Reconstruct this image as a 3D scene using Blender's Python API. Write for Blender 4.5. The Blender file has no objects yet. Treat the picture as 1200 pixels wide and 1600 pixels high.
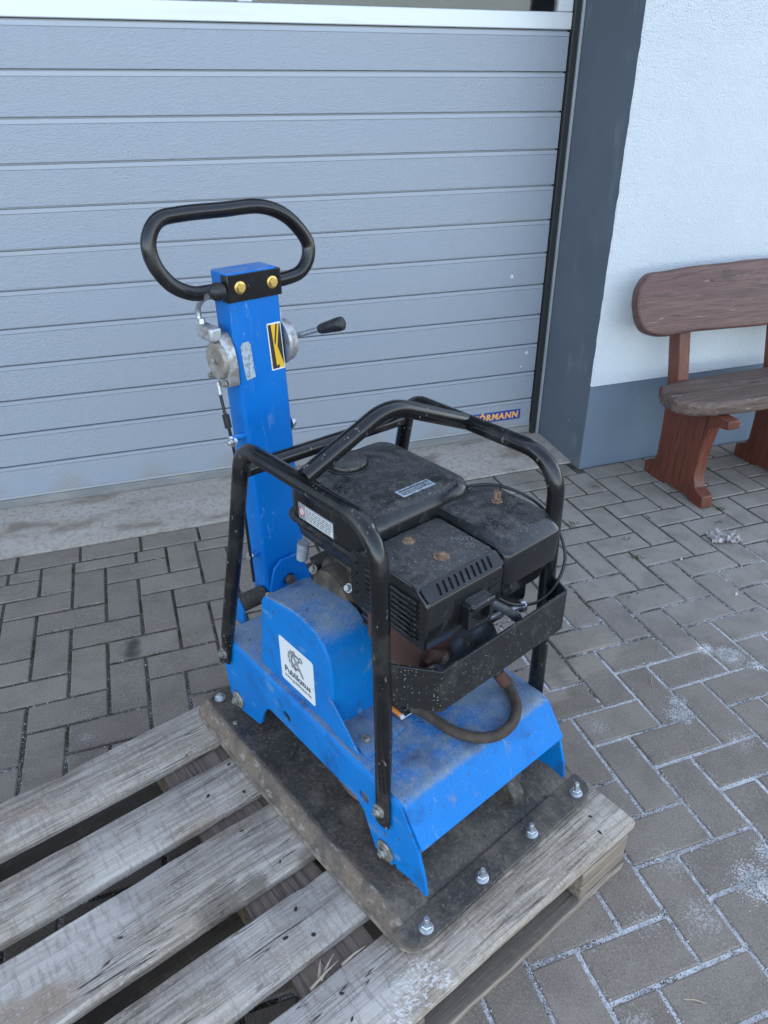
import bpy, bmesh, math, random
from mathutils import Vector, Matrix, noise, geometry
random.seed(7)
S = bpy.context.scene
R = math.radians
COL = S.collection

# ------------------------------------------------------------------ camera
CAM_P = Vector((0.3244, -1.7891, 1.3628)); PITCH, YAW, ROLL, FPX = 0.5244, 0.3347, -0.0044, 1127.62
cy, sy, cp, sp = math.cos(YAW), math.sin(YAW), math.cos(PITCH), math.sin(PITCH)
FWD = Vector((sy*cp, cy*cp, -sp)); RT = Vector((cy, -sy, 0)); UP = RT.cross(FWD)
c_, s_ = math.cos(ROLL), math.sin(ROLL)
RT, UP = c_*RT + s_*UP, -s_*RT + c_*UP
cd = bpy.data.cameras.new('camera'); cam = bpy.data.objects.new('camera', cd); COL.objects.link(cam)
cam.matrix_world = Matrix(((RT.x, UP.x, -FWD.x, CAM_P.x), (RT.y, UP.y, -FWD.y, CAM_P.y), (RT.z, UP.z, -FWD.z, CAM_P.z), (0, 0, 0, 1)))
cd.sensor_fit = 'VERTICAL'; cd.sensor_height = 24.0; cd.lens = FPX/1600*24.0
cd.clip_start = 0.05; cd.clip_end = 2000
S.camera = cam

# ------------------------------------------------------------------ light
SUN_EL, SUN_AZ = R(30), R(20)      # azimuth: direction the light comes from, clockwise from +Y
w = bpy.data.worlds.new('World'); S.world = w; w.use_nodes = True
nt = w.node_tree; nt.nodes.clear()
sky = nt.nodes.new('ShaderNodeTexSky'); sky.sky_type = 'NISHITA'; sky.sun_disc = False
sky.sun_elevation = SUN_EL; sky.sun_rotation = SUN_AZ; sky.air_density = 1.0; sky.dust_density = 1.0; sky.ozone_density = 1.0
hs = nt.nodes.new('ShaderNodeHueSaturation'); hs.inputs['Saturation'].default_value = 0.70
bg = nt.nodes.new('ShaderNodeBackground'); bg.inputs['Strength'].default_value = 0.15
wo = nt.nodes.new('ShaderNodeOutputWorld')
nt.links.new(sky.outputs[0], hs.inputs['Color']); nt.links.new(hs.outputs[0], bg.inputs[0]); nt.links.new(bg.outputs[0], wo.inputs[0])
sl = bpy.data.lights.new('sun', 'SUN'); sl.energy = 2.0; sl.angle = R(0.6); sl.color = (1.0, 0.95, 0.88)
sun = bpy.data.objects.new('sun', sl); COL.objects.link(sun)
sd = Vector((math.sin(SUN_AZ)*math.cos(SUN_EL), math.cos(SUN_AZ)*math.cos(SUN_EL), math.sin(SUN_EL)))
sun.rotation_euler = sd.to_track_quat('Z', 'Y').to_euler()
S.view_settings.view_transform = 'Standard'; S.view_settings.look = 'None'; S.view_settings.gamma = 1
S.view_settings.exposure = 2.18
S.render.resolution_x, S.render.resolution_y = 768, 1024
S.cycles.max_bounces = 6; S.cycles.diffuse_bounces = 3; S.cycles.glossy_bounces = 3; S.cycles.transmission_bounces = 4; S.cycles.caustics_reflective = False; S.cycles.caustics_refractive = False

# ------------------------------------------------------------------ materials
MATS = {}
class NB:
    def __init__(s, name):
        s.m = bpy.data.materials.new(name); s.m.use_nodes = True; s.t = s.m.node_tree; s.t.nodes.clear()
        s.out = s.n('ShaderNodeOutputMaterial'); s.p = s.n('ShaderNodeBsdfPrincipled'); s.l(s.p.outputs[0], s.out.inputs[0])
        s.tc = s.n('ShaderNodeTexCoord'); s.geo = s.n('ShaderNodeNewGeometry')
    def n(s, t, **k):
        x = s.t.nodes.new(t)
        for a, b in k.items(): setattr(x, a, b)
        return x
    def l(s, a, b): s.t.links.new(a, b)
    def put(s, sock, v):
        if isinstance(v, bpy.types.NodeSocket): s.l(v, sock)
        else: sock.default_value = v
    def math(s, op, a, b=0.0, c=None, clamp=False):
        x = s.n('ShaderNodeMath', operation=op, use_clamp=clamp); s.put(x.inputs[0], a); s.put(x.inputs[1], b)
        if c is not None: s.put(x.inputs[2], c)
        return x.outputs[0]
    def vec(s, scale, world=False, off=(0, 0, 0)):
        mp = s.n('ShaderNodeMapping')
        s.l(s.geo.outputs['Position'] if world else s.tc.outputs['Object'], mp.inputs[0])
        mp.inputs['Scale'].default_value = scale if isinstance(scale, (tuple, list)) else (scale,)*3
        mp.inputs['Location'].default_value = off
        return mp.outputs[0]
    def ramp(s, v, lo, hi, a=0.0, b=1.0):
        x = s.n('ShaderNodeMapRange'); x.interpolation_type = 'SMOOTHSTEP' if True else 'LINEAR'
        s.put(x.inputs[0], v); x.inputs[1].default_value = lo; x.inputs[2].default_value = hi; x.inputs[3].default_value = a; x.inputs[4].default_value = b
        return x.outputs[0]
    def noise(s, scale, detail=4, rough=.55, world=False, off=(0, 0, 0), dist=0):
        x = s.n('ShaderNodeTexNoise'); s.l(s.vec(scale, world, off), x.inputs['Vector']); x.inputs['Scale'].default_value = 1
        x.inputs['Detail'].default_value = detail; x.inputs['Roughness'].default_value = rough; x.inputs['Distortion'].default_value = dist
        return x.outputs[0]
    def voro(s, scale, world=False, feat='F1', out=0):
        x = s.n('ShaderNodeTexVoronoi', feature=feat); s.l(s.vec(scale, world), x.inputs['Vector']); x.inputs['Scale'].default_value = 1
        return x.outputs[out]
    def mix(s, a, b, f):
        x = s.n('ShaderNodeMix', data_type='RGBA'); s.put(x.inputs[0], f); s.put(x.inputs[6], a); s.put(x.inputs[7], b)
        return x.outputs[2]
    def up(s, lo=.5, hi=.95):
        x = s.n('ShaderNodeSeparateXYZ'); s.l(s.geo.outputs['Normal'], x.inputs[0]); return s.ramp(x.outputs[2], lo, hi)
    def spot(s, x, y, z, r, k=1.0):      # soft round stain at a world point
        d = s.n('ShaderNodeVectorMath', operation='DISTANCE'); s.l(s.geo.outputs['Position'], d.inputs[0]); d.inputs[1].default_value = (x, y, z)
        return s.ramp(d.outputs['Value'], 0, r, k, 0)
def rgb(c): return (c[0], c[1], c[2], 1.0)
def M(name, base, rough=.5, metal=0.0, layers=(), bumps=(), spec=.5, rvar=0, coat=0):
    """layers: dicts {c, t: noise|dots|voro|up|rand|edge|spots, s, lo, hi, a, d, w(world), n(multiply noise scale), r(roughness)}"""
    b = NB(name); col = rgb(base); ro = rough
    for L in layers:
        t = L['t']; W = L.get('w', False)
        if t == 'noise': f = b.ramp(b.noise(L['s'], L.get('d', 3), L.get('ro', .6), W, L.get('off', (0, 0, 0)), L.get('dist', 0)), L['lo'], L['hi'])
        elif t == 'rings':
            n0 = b.noise(L['s'], L.get('d', 2), .5, W, L.get('off', (0, 0, 0)), L.get('dist', 0))
            f = b.ramp(b.math('FRACT', b.math('MULTIPLY', n0, L.get('k', 8.0))), L['lo'], L['hi'])
        elif t == 'crack':
            n0 = b.noise(L['s'], L.get('d', 2), .5, W, L.get('off', (0, 0, 0)))
            f = b.ramp(b.math('ABSOLUTE', b.math('SUBTRACT', n0, .5)), L['lo'], L['hi'], 1, 0)
        elif t == 'along':
            sx = b.n('ShaderNodeSeparateXYZ'); b.l(b.tc.outputs['Object'], sx.inputs[0]); f = b.ramp(sx.outputs[L['ax']], L['lo'], L['hi'], 1, 0) if L['lo'] < L['hi'] else b.ramp(sx.outputs[L['ax']], L['hi'], L['lo'])
        elif t == 'dots':
            v = b.n('ShaderNodeTexVoronoi'); b.l(b.vec(L['s'], W), v.inputs['Vector']); v.inputs['Scale'].default_value = 1
            sx = b.n('ShaderNodeSeparateColor'); b.l(v.outputs['Color'], sx.inputs[0])
            lim = b.math('MULTIPLY', b.math('SUBTRACT', sx.outputs[0], L.get('q', .5)), L.get('k', .6))
            f = b.math('GREATER_THAN', lim, v.outputs['Distance'])
        elif t == 'up': f = b.up(L.get('lo', .5), L.get('hi', .95))
        elif t == 'rand':
            oi = b.n('ShaderNodeObjectInfo'); f = b.math('FRACT', b.math('ADD', oi.outputs['Random'], b.geo.outputs['Random Per Island']))
        elif t == 'edge': f = b.ramp(b.geo.outputs['Pointiness'], L['lo'], L['hi'])
        elif t == 'spots':
            f = None
            for q in L['p']:
                e = b.spot(*q); f = e if f is None else b.math('MAXIMUM', f, e)
            f = b.ramp(b.math('ADD', f, b.math('MULTIPLY', b.math('SUBTRACT', b.noise(L['s'], 4, .7, True), .5), L.get('k', 2.0))), L.get('lo', .45), L.get('hi', .6))
        if 'n' in L: f = b.math('MULTIPLY', f, b.ramp(b.noise(L['n'], 3, .65, W), L.get('nlo', .4), L.get('nhi', .65)))
        if 'u' in L: f = b.math('MULTIPLY', f, b.up(*L['u']))
        f = b.math('MULTIPLY', f, L.get('a', 1.0), clamp=True)
        col = b.mix(col, rgb(L['c']), f)
        if 'r' in L:
            x = b.n('ShaderNodeMix', data_type='FLOAT'); b.put(x.inputs[0], f); b.put(x.inputs[2], ro); b.put(x.inputs[3], L['r']); ro = x.outputs[0]
    b.put(b.p.inputs['Base Color'], col); b.put(b.p.inputs['Roughness'], ro); b.p.inputs['Metallic'].default_value = metal
    b.p.inputs['Specular IOR Level'].default_value = spec; b.p.inputs['Coat Weight'].default_value = coat
    prev = None
    for q in bumps:
        B = b.n('ShaderNodeBump'); B.inputs['Strength'].default_value = q.get('k', .5); B.inputs['Distance'].default_value = q.get('m', .002)
        if q.get('t') == 'voro': h = b.voro(q['s'], q.get('w', False))
        else: h = b.noise(q['s'], q.get('d', 2), q.get('ro', .55), q.get('w', False))
        if 'lo' in q: h = b.ramp(h, q['lo'], q['hi'])
        b.l(h, B.inputs['Height'])
        if prev is not None: b.l(prev, B.inputs['Normal'])
        prev = B.outputs[0]
    if prev is not None: b.l(prev, b.p.inputs['Normal'])
    MATS[name] = b.m
    return b.m

DUST = (.30, .27, .23)
M('blue', (.001, .185, .55), .42, spec=.25, layers=[
    dict(t='noise', s=6, lo=.35, hi=.75, c=(.001, .135, .44), a=.7),
    dict(t='noise', s=24, lo=.36, hi=.66, c=(.14, .22, .31), a=.80, u=(.55, .97), r=.85),
    dict(t='noise', s=7, lo=.28, hi=.58, c=(.20, .26, .32), a=.75, u=(.6, .97), r=.9),
    dict(t='noise', s=60, lo=.48, hi=.68, c=(.30, .33, .35), a=.5, u=(.6, .97), r=.9),
    dict(t='noise', s=10, lo=.60, hi=.74, c=(.12, .105, .09), a=.7, u=(.5, .95), r=.9),
    dict(t='noise', s=260, lo=.52, hi=.66, c=(.38, .38, .37), a=.4, u=(.5, .95), d=2),
    dict(t='noise', s=9, lo=.52, hi=.72, c=(.015, .055, .15), a=.6, r=.7, off=(7, 3, 1)),
    dict(t='noise', s=(70, 16, 30), lo=.62, hi=.70, c=(.16, .30, .48), a=.5, r=.6, d=4),
    dict(t='noise', s=(60, 60, 40), lo=.67, hi=.69, c=(.10, .07, .055), a=.85, d=4),
    dict(t='noise', s=(38, 12, 30), lo=.60, hi=.75, c=(.22, .25, .27), a=.45, r=.8, off=(1, 6, 3), d=4),
    dict(t='dots', s=260, q=.66, k=.9, c=(.035, .04, .05), a=.7),
    dict(t='dots', s=200, q=.86, k=1.2, c=(.45, .5, .55), a=.5)],
  bumps=[dict(s=160, k=.12, m=.001), dict(s=14, k=.12, m=.004)])
M('blue_clean', (.001, .165, .55), .36, spec=.3, layers=[
    dict(t='noise', s=5, lo=.35, hi=.75, c=(.001, .125, .45), a=.7),
    dict(t='noise', s=(90, 90, 12), lo=.68, hi=.73, c=(.14, .30, .52), a=.4),
    dict(t='crack', s=(30, 30, 5), lo=.001, hi=.004, c=(.25, .42, .62), a=.5, n=12, nlo=.52, nhi=.58),
    dict(t='noise', s=40, lo=.71, hi=.75, c=(.02, .10, .16), a=.7),
    dict(t='up', c=(.16, .27, .42), a=.55, n=40)],
  bumps=[dict(s=14, k=.06, m=.003)])
M('black_paint', (.007, .007, .008), .15, layers=[
    dict(t='noise', s=14, lo=.45, hi=.72, c=(.045, .041, .037), a=.6, r=.6),
    dict(t='noise', s=(130, 130, 60), lo=.64, hi=.67, c=(.26, .23, .20), a=.7, r=.8, d=4, n=11, nlo=.48, nhi=.58),
    dict(t='noise', s=(40, 40, 25), lo=.69, hi=.71, c=(.24, .21, .185), a=.75, r=.8, d=5),
    dict(t='dots', s=330, q=.86, k=.9, c=(.3, .3, .3), a=.5)],
  bumps=[dict(s=130, k=.1, m=.0006, lo=.6, hi=.66)])
M('black_gloss', (.010, .0105, .012), .16, layers=[dict(t='noise', s=30, lo=.5, hi=.75, c=(.03, .03, .03), a=.6, r=.5), dict(t='dots', s=260, q=.8, k=.9, c=(.3, .3, .3), a=.5)])
M('black_handle', (.008, .008, .009), .16, layers=[
    dict(t='noise', s=(50, 50, 50), lo=.69, hi=.71, c=(.25, .25, .25), a=.6, r=.6, d=6),
    dict(t='noise', s=10, lo=.5, hi=.8, c=(.03, .03, .03), a=.6, r=.5)])
M('black_sheet', (.012, .012, .013), .38, layers=[
    dict(t='noise', s=25, lo=.5, hi=.75, c=(.055, .05, .045), a=.6, r=.75),
    dict(t='dots', s=300, q=.60, k=.75, c=(.42, .42, .42), a=.65),
    dict(t='dots', s=170, q=.88, k=1.4, c=(.45, .45, .45), a=.6),
    dict(t='noise', s=60, lo=.68, hi=.72, c=(.2, .19, .18), a=.6)])
M('black_plastic', (.012, .0125, .014), .19, layers=[
    dict(t='noise', s=9, lo=.30, hi=.65, c=(.056, .054, .051), a=.85, u=(.8, .985), r=.7),
    dict(t='noise', s=45, lo=.42, hi=.68, c=(.085, .081, .075), a=.7, u=(.8, .985), r=.85),
    dict(t='noise', s=30, lo=.56, hi=.75, c=(.04, .036, .032), a=.6, r=.7),
    dict(t='noise', s=220, lo=.55, hi=.70, c=(.15, .145, .14), a=.5, u=(.5, .95), d=2),
    dict(t='dots', s=330, q=.50, k=.75, c=(.30, .30, .30), a=.45, u=(.6, .95)),
    dict(t='dots', s=150, q=.84, k=1.3, c=(.36, .36, .36), a=.6, u=(.3, .9))],
  bumps=[dict(s=420, k=.10, m=.0006)])
M('engine_dirt', (.045, .038, .031), .75, layers=[
    dict(t='noise', s=30, lo=.4, hi=.7, c=(.13, .10, .07), a=.8), dict(t='noise', s=70, lo=.6, hi=.7, c=(.015, .013, .012), a=.8)],
  bumps=[dict(s=60, k=.5, m=.004)])
M('engine_block_grey', (.055, .065, .078), .5, .3, layers=[dict(t='noise', s=40, lo=.45, hi=.7, c=(.035, .03, .025), a=.9, r=.8), dict(t='noise', s=90, lo=.66, hi=.7, c=(.3, .3, .3), a=.5)],
  bumps=[dict(s=80, k=.3, m=.002)])
M('rust_red', (.085, .038, .026), .8, layers=[dict(t='noise', s=40, lo=.4, hi=.7, c=(.07, .035, .025), a=.9), dict(t='noise', s=120, lo=.6, hi=.7, c=(.13, .075, .055), a=.6)],
  bumps=[dict(s=120, k=.3, m=.001)])
M('rust_bolt', (.16, .085, .045), .7, .2, layers=[dict(t='noise', s=250, lo=.4, hi=.65, c=(.30, .24, .18), a=.8)], bumps=[dict(s=300, k=.5, m=.001)])
M('zinc', (.52, .55, .58), .35, .85, layers=[dict(t='noise', s=150, lo=.5, hi=.7, c=(.30, .29, .27), a=.7, r=.6)], bumps=[dict(s=300, k=.1, m=.0005)])
M('zinc_dirty', (.38, .37, .33), .5, .7, layers=[dict(t='noise', s=90, lo=.4, hi=.65, c=(.16, .13, .10), a=.8, r=.8)], bumps=[dict(s=300, k=.2, m=.0006)])
M('cast_alu', (.50, .51, .52), .48, .7, layers=[dict(t='noise', s=45, lo=.45, hi=.7, c=(.24, .20, .16), a=.8, r=.7)], bumps=[dict(s=160, k=.3, m=.0012)])
M('alu_worn', (.30, .26, .21), .6, .5, layers=[dict(t='noise', s=60, lo=.4, hi=.7, c=(.42, .40, .37), a=.8)], bumps=[dict(s=160, k=.3, m=.001)])
M('brass', (.75, .52, .16), .4, .8, layers=[dict(t='noise', s=200, lo=.5, hi=.7, c=(.4, .27, .10), a=.7)])
M('plate_steel', (.085, .075, .064), .62, .1, layers=[
    dict(t='along', ax=0, lo=-.03, hi=.05, c=(.25, .16, .10), a=.65, n=(25, 9, 25), nlo=.42, nhi=.62),
    dict(t='noise', s=7, lo=.35, hi=.7, c=(.036, .033, .031), a=.9),
    dict(t='noise', s=20, lo=.45, hi=.68, c=(.17, .14, .11), a=.75, r=.9),
    dict(t='noise', s=140, lo=.50, hi=.70, c=(.23, .195, .16), a=.55, r=.9),
    dict(t='noise', s=180, lo=.55, hi=.68, c=(.02, .019, .018), a=.6, off=(3, 3, 3)),
    dict(t='dots', s=160, q=.6, k=.9, c=(.14, .13, .12), a=.6)],
  bumps=[dict(s=45, k=.5, m=.003), dict(s=220, k=.35, m=.0012)])
M('plate_rim', (.185, .14, .102), .75, .1, layers=[
    dict(t='noise', s=(20, 8, 20), lo=.48, hi=.66, c=(.23, .135, .078), a=.45),
    dict(t='noise', s=14, lo=.45, hi=.65, c=(.085, .072, .06), a=.8),
    dict(t='noise', s=(90, 40, 90), lo=.54, hi=.68, c=(.36, .31, .26), a=.6),
    dict(t='noise', s=260, lo=.52, hi=.66, c=(.06, .052, .045), a=.6)],
  bumps=[dict(s=40, k=.4, m=.003), dict(s=260, k=.35, m=.001)])
M('rubber_mat', (.11, .095, .08), .8, layers=[dict(t='noise', s=30, lo=.4, hi=.7, c=(.32, .27, .22), a=.8), dict(t='noise', s=(20, 20, 60), lo=.55, hi=.7, c=(.12, .07, .04), a=.5)], bumps=[dict(s=120, k=.4, m=.002)])
M('strip_steel', (.070, .062, .055), .5, .1, layers=[dict(t='noise', s=30, lo=.45, hi=.7, c=(.17, .14, .115), a=.8, r=.8), dict(t='noise', s=200, lo=.52, hi=.7, c=(.17, .15, .13), a=.5), dict(t='dots', s=140, q=.82, k=1, c=(.3, .28, .25), a=.6)], bumps=[dict(s=80, k=.25, m=.002)])
M('hose_rubber', (.042, .029, .021), .75, layers=[dict(t='noise', s=50, lo=.4, hi=.7, c=(.085, .062, .046), a=.8), dict(t='up', c=(.085, .066, .052), a=.35)], bumps=[dict(s=200, k=.3, m=.001)])
M('cable_black', (.011, .011, .011), .4)
M('rubber_black', (.014, .014, .015), .45, layers=[dict(t='noise', s=60, lo=.5, hi=.7, c=(.04, .04, .04), a=.6)])
M('nail_dark', (.035, .026, .020), .8)
M('dark_void', (.006, .006, .006), .9)  # near-black colour standing in for shade inside openings
M('sticker_white', (.74, .75, .75), .45, layers=[dict(t='noise', s=60, lo=.62, hi=.7, c=(.45, .45, .45), a=.5), dict(t='dots', s=200, q=.9, k=1, c=(.2, .2, .2), a=.6)])
M('sticker_pale', (.40, .47, .52), .5, layers=[dict(t='noise', s=120, lo=.45, hi=.65, c=(.16, .19, .22), a=.8)])
M('sticker_grey', (.30, .33, .36), .5, layers=[dict(t='noise', s=80, lo=.45, hi=.65, c=(.16, .17, .18), a=.6)])
M('sticker_yellow', (.80, .46, .02), .45, layers=[dict(t='noise', s=60, lo=.6, hi=.7, c=(.5, .3, .05), a=.6)])
M('print_black', (.02, .02, .022), .5)
M('print_grey', (.10, .105, .11), .5)
M('print_mid', (.27, .275, .28), .5)
M('print_light', (.17, .17, .17), .6)
M('print_red', (.55, .05, .04), .5)
M('sign_blue', (.008, .05, .28), .4, layers=[dict(t='noise', s=40, lo=.55, hi=.7, c=(.03, .09, .3), a=.6)])
M('sign_orange', (.85, .40, .10), .45)
M('tag_orange', (.85, .27, .04), .5)

M('pavers', (.205, .165, .131), .85, layers=[
    dict(t='rand', c=(.29, .238, .19), a=.85),
    dict(t='spots', p=[(2.1, -.05, 0, 1.3), (1.5, .3, 0, .7)], s=4, k=.5, lo=.1, hi=.9, c=(.33, .30, .26), a=.7),
    dict(t='noise', s=9, lo=.4, hi=.7, c=(.13, .105, .083), a=.5, w=True),
    dict(t='noise', s=35, lo=.55, hi=.7, c=(.30, .25, .20), a=.4, w=True),
    dict(t='noise', s=260, lo=.45, hi=.72, c=(.36, .315, .27), a=.55, w=True, d=2),
    dict(t='noise', s=330, lo=.55, hi=.72, c=(.055, .046, .040), a=.6, w=True, d=2, off=(3, 1, 2)),
    dict(t='dots', s=240, q=.82, k=1.0, c=(.42, .41, .40), a=.55, w=True),
    dict(t='spots', p=[(1.413, -.525, 0, .10), (1.36, -.545, 0, .10), (1.30, -.56, 0, .09), (1.46, -.49, 0, .09), (1.20, -.60, 0, .10), (1.95, -1.0, 0, .12)], s=(12, 60, 60), k=1.6, lo=.35, hi=.85, c=(.36, .30, .24), a=.55),
    dict(t='spots', p=[(.165, -.075, 0, .05), (.168, -.05, 0, .04), (.17, -.03, 0, .04)], s=30, k=.6, lo=.2, hi=1.0, c=(.035, .030, .027), a=.8),
    dict(t='spots', p=[(1.745, -.645, 0, .085), (1.70, -.60, 0, .06), (1.785, -.705, 0, .05), (1.464, -.785, 0, .075), (1.49, -.745, 0, .055), (1.31, -1.205, 0, .10), (1.39, -1.165, 0, .08), (1.07, -.96, 0, .05)], s=230, k=2.6, lo=.72, hi=.95, c=(.78, .77, .75), a=.85),
    dict(t='spots', p=[(1.18, -1.11, 0, .13), (1.16, -1.23, 0, .14), (1.05, -1.20, 0, .10), (.93, -1.34, 0, .09), (.045, -.36, 0, .06), (1.05, -1.05, 0, .1), (1.55, -.9, 0, .12), (1.25, -.75, 0, .10)], s=200, k=2.4, lo=.90, hi=1.2, c=(.62, .60, .58), a=.45),
    dict(t='noise', s=22, lo=.66, hi=.72, c=(.29, .25, .21), a=.4, w=True)],
  bumps=[dict(s=30, k=.35, m=.003, w=True), dict(s=330, k=.55, m=.0018, w=True, d=3)])
def joint_mat():
    b = NB('joint_sand')
    sx = b.n('ShaderNodeSeparateXYZ'); b.l(b.geo.outputs['Position'], sx.inputs[0])
    ymask = b.math('MAXIMUM', b.ramp(sx.outputs[1], -.72, -.30, 1, 0), b.math('MULTIPLY', b.ramp(sx.outputs[1], -.45, .0, 1, 0), .45))
    xm = b.ramp(sx.outputs[0], .25, .95, .35, 1.0)
    wm = b.math('MULTIPLY', ymask, xm)
    n1 = b.noise(8, 3, .5, True); n2 = b.noise(140, 5, .7, True)
    n3 = b.noise(380, 2, .6, True)
    f = b.math('ADD', b.math('MULTIPLY', wm, .86), b.math('ADD', b.math('MULTIPLY', b.math('SUBTRACT', n1, .5), 2.3), b.math('MULTIPLY', b.math('SUBTRACT', n2, .5), 1.6)))
    f = b.math('ADD', f, b.math('MULTIPLY', b.math('SUBTRACT', n3, .5), 1.6))
    f = b.ramp(f, .28, .62)
    f = b.math('MULTIPLY', f, b.ramp(wm, 0, .2))
    dark = b.mix(rgb((.050, .042, .033)), rgb((.19, .165, .135)), b.ramp(b.noise(220, 4, .7, True), .45, .62))
    moss = b.mix(dark, rgb((.028, .04, .016)), b.math('MULTIPLY', b.ramp(b.noise(11, 4, .6, True), .48, .6), b.ramp(sx.outputs[1], -.4, 0)))
    wh = b.mix(rgb((.82, .82, .82)), rgb((.24, .22, .20)), b.ramp(b.noise(330, 3, .7, True, (5, 1, 2)), .50, .62))
    wh = b.mix(wh, rgb((.50, .48, .46)), b.ramp(b.noise(24, 3, .6, True, (1, 7, 2)), .48, .66, 0, .7))
    col = b.mix(moss, wh, f)
    b.l(col, b.p.inputs['Base Color']); b.p.inputs['Roughness'].default_value = .95
    B = b.n('ShaderNodeBump'); B.inputs['Strength'].default_value = .9; B.inputs['Distance'].default_value = .004
    b.l(b.noise(260, 4, .7, True), B.inputs['Height']); b.l(B.outputs[0], b.p.inputs['Normal'])
    MATS['joint_sand'] = b.m
joint_mat()
M('ground_far', (.16, .135, .115), .9, layers=[dict(t='noise', s=2, lo=.4, hi=.7, c=(.21, .18, .155), a=.6, w=True), dict(t='noise', s=120, lo=.4, hi=.7, c=(.07, .07, .068), a=.6, w=True)], bumps=[dict(s=90, k=.5, m=.004, w=True)])
M('concrete', (.42, .365, .30), .9, layers=[
    dict(t='noise', s=(2.2, 6, 6), lo=.4, hi=.65, c=(.50, .455, .405), a=.7, w=True),
    dict(t='noise', s=(4, 9, 9), lo=.5, hi=.68, c=(.20, .15, .11), a=.8, w=True),
    dict(t='noise', s=60, lo=.45, hi=.7, c=(.24, .20, .165), a=.6, w=True),
    dict(t='dots', s=120, q=.8, k=1.0, c=(.09, .085, .08), a=.6, w=True)],
  bumps=[dict(s=25, k=.4, m=.004, w=True), dict(s=160, k=.5, m=.002, w=True)])
M('render_white', (.70, .74, .77), .9, layers=[dict(t='noise', s=1.5, lo=.4, hi=.7, c=(.66, .70, .73), a=.6, w=True)],
  bumps=[dict(s=190, k=1.0, m=.007, w=True, d=2, ro=.6), dict(s=55, k=.5, m=.005, w=True, d=2)])
M('plinth_grey', (.105, .128, .155), .75, layers=[
    dict(t='noise', s=4, lo=.4, hi=.7, c=(.088, .108, .13), a=.7, w=True),
    dict(t='noise', s=(8, 8, 3), lo=.6, hi=.75, c=(.21, .225, .24), a=.5, w=True),
    dict(t='noise', s=(40, 40, 6), lo=.735, hi=.75, c=(.5, .52, .53), a=.7, w=True),
    dict(t='spots', p=[(1.99, .50, .0, .12), (2.2, .5, .0, .10), (2.5, .5, 0, .1)], s=20, k=1.2, lo=.4, hi=.9, c=(.2, .19, .18), a=.5)],
  bumps=[dict(s=180, k=.15, m=.0015, w=True), dict(s=12, k=.1, m=.006, w=True)])
M('plinth_grey_lit', (.14, .185, .24), .7, layers=[  # same paint as plinth_grey, brighter light on the front put into the colour
    dict(t='noise', s=4, lo=.4, hi=.7, c=(.13, .165, .205), a=.7, w=True),
    dict(t='noise', s=(8, 8, 3), lo=.6, hi=.75, c=(.24, .27, .30), a=.4, w=True),
    dict(t='noise', s=(40, 40, 12), lo=.74, hi=.76, c=(.6, .62, .63), a=.7, w=True)],
  bumps=[dict(s=180, k=.15, m=.0015, w=True), dict(s=12, k=.1, m=.006, w=True)])
M('door_face', (.31, .342, .39), .45, .15, layers=[
    dict(t='noise', s=(.8, 1, 6), lo=.4, hi=.7, c=(.30, .34, .40), a=.6, w=True),
    dict(t='noise', s=(9, 9, 3), lo=.6, hi=.78, c=(.30, .30, .29), a=.3, w=True),
    dict(t='spots', p=[(x_*.3, .89, .06, .16) for x_ in range(-2, 7)], s=(8, 8, 25), k=1.0, lo=.3, hi=1.1, c=(.30, .27, .23), a=.5),
    dict(t='spots', p=[(1.80, .875, .725, .018), (1.90, .875, .40, .02), (1.895, .875, .45, .012), (1.88, .875, .34, .016), (1.90, .875, .29, .014)], s=90, k=.6, lo=.4, hi=.6, c=(.72, .72, .72), a=.9)],
  bumps=[dict(s=(130, 130, 220), k=.9, m=.0020, w=True, d=2, ro=.6)])
M('door_smooth', (.345, .38, .435), .4, .15, layers=[dict(t='noise', s=(2, 2, 20), lo=.5, hi=.8, c=(.37, .385, .40), a=.4, w=True)])
M('alu_white', (.68, .71, .73), .4, .2, layers=[dict(t='noise', s=(2, 8, 20), lo=.5, hi=.75, c=(.55, .57, .59), a=.5, w=True)])
M('seal_grey', (.20, .20, .20), .8, layers=[dict(t='noise', s=(6, 20, 20), lo=.4, hi=.7, c=(.29, .275, .25), a=.8, w=True)], bumps=[dict(s=60, k=.3, m=.002, w=True)])
M('seal_black', (.02, .021, .023), .6)
M('frame_steel', (.42, .45, .47), .45, .3)
M('interior', (.12, .12, .12), .9)
gm = NB('window_glass'); gm.p.inputs['Base Color'].default_value = (.85, .88, .9, 1); gm.p.inputs['Transmission Weight'].default_value = 1; gm.p.inputs['Roughness'].default_value = .06; gm.p.inputs['IOR'].default_value = 1.45; MATS['window_glass'] = gm.m

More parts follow.
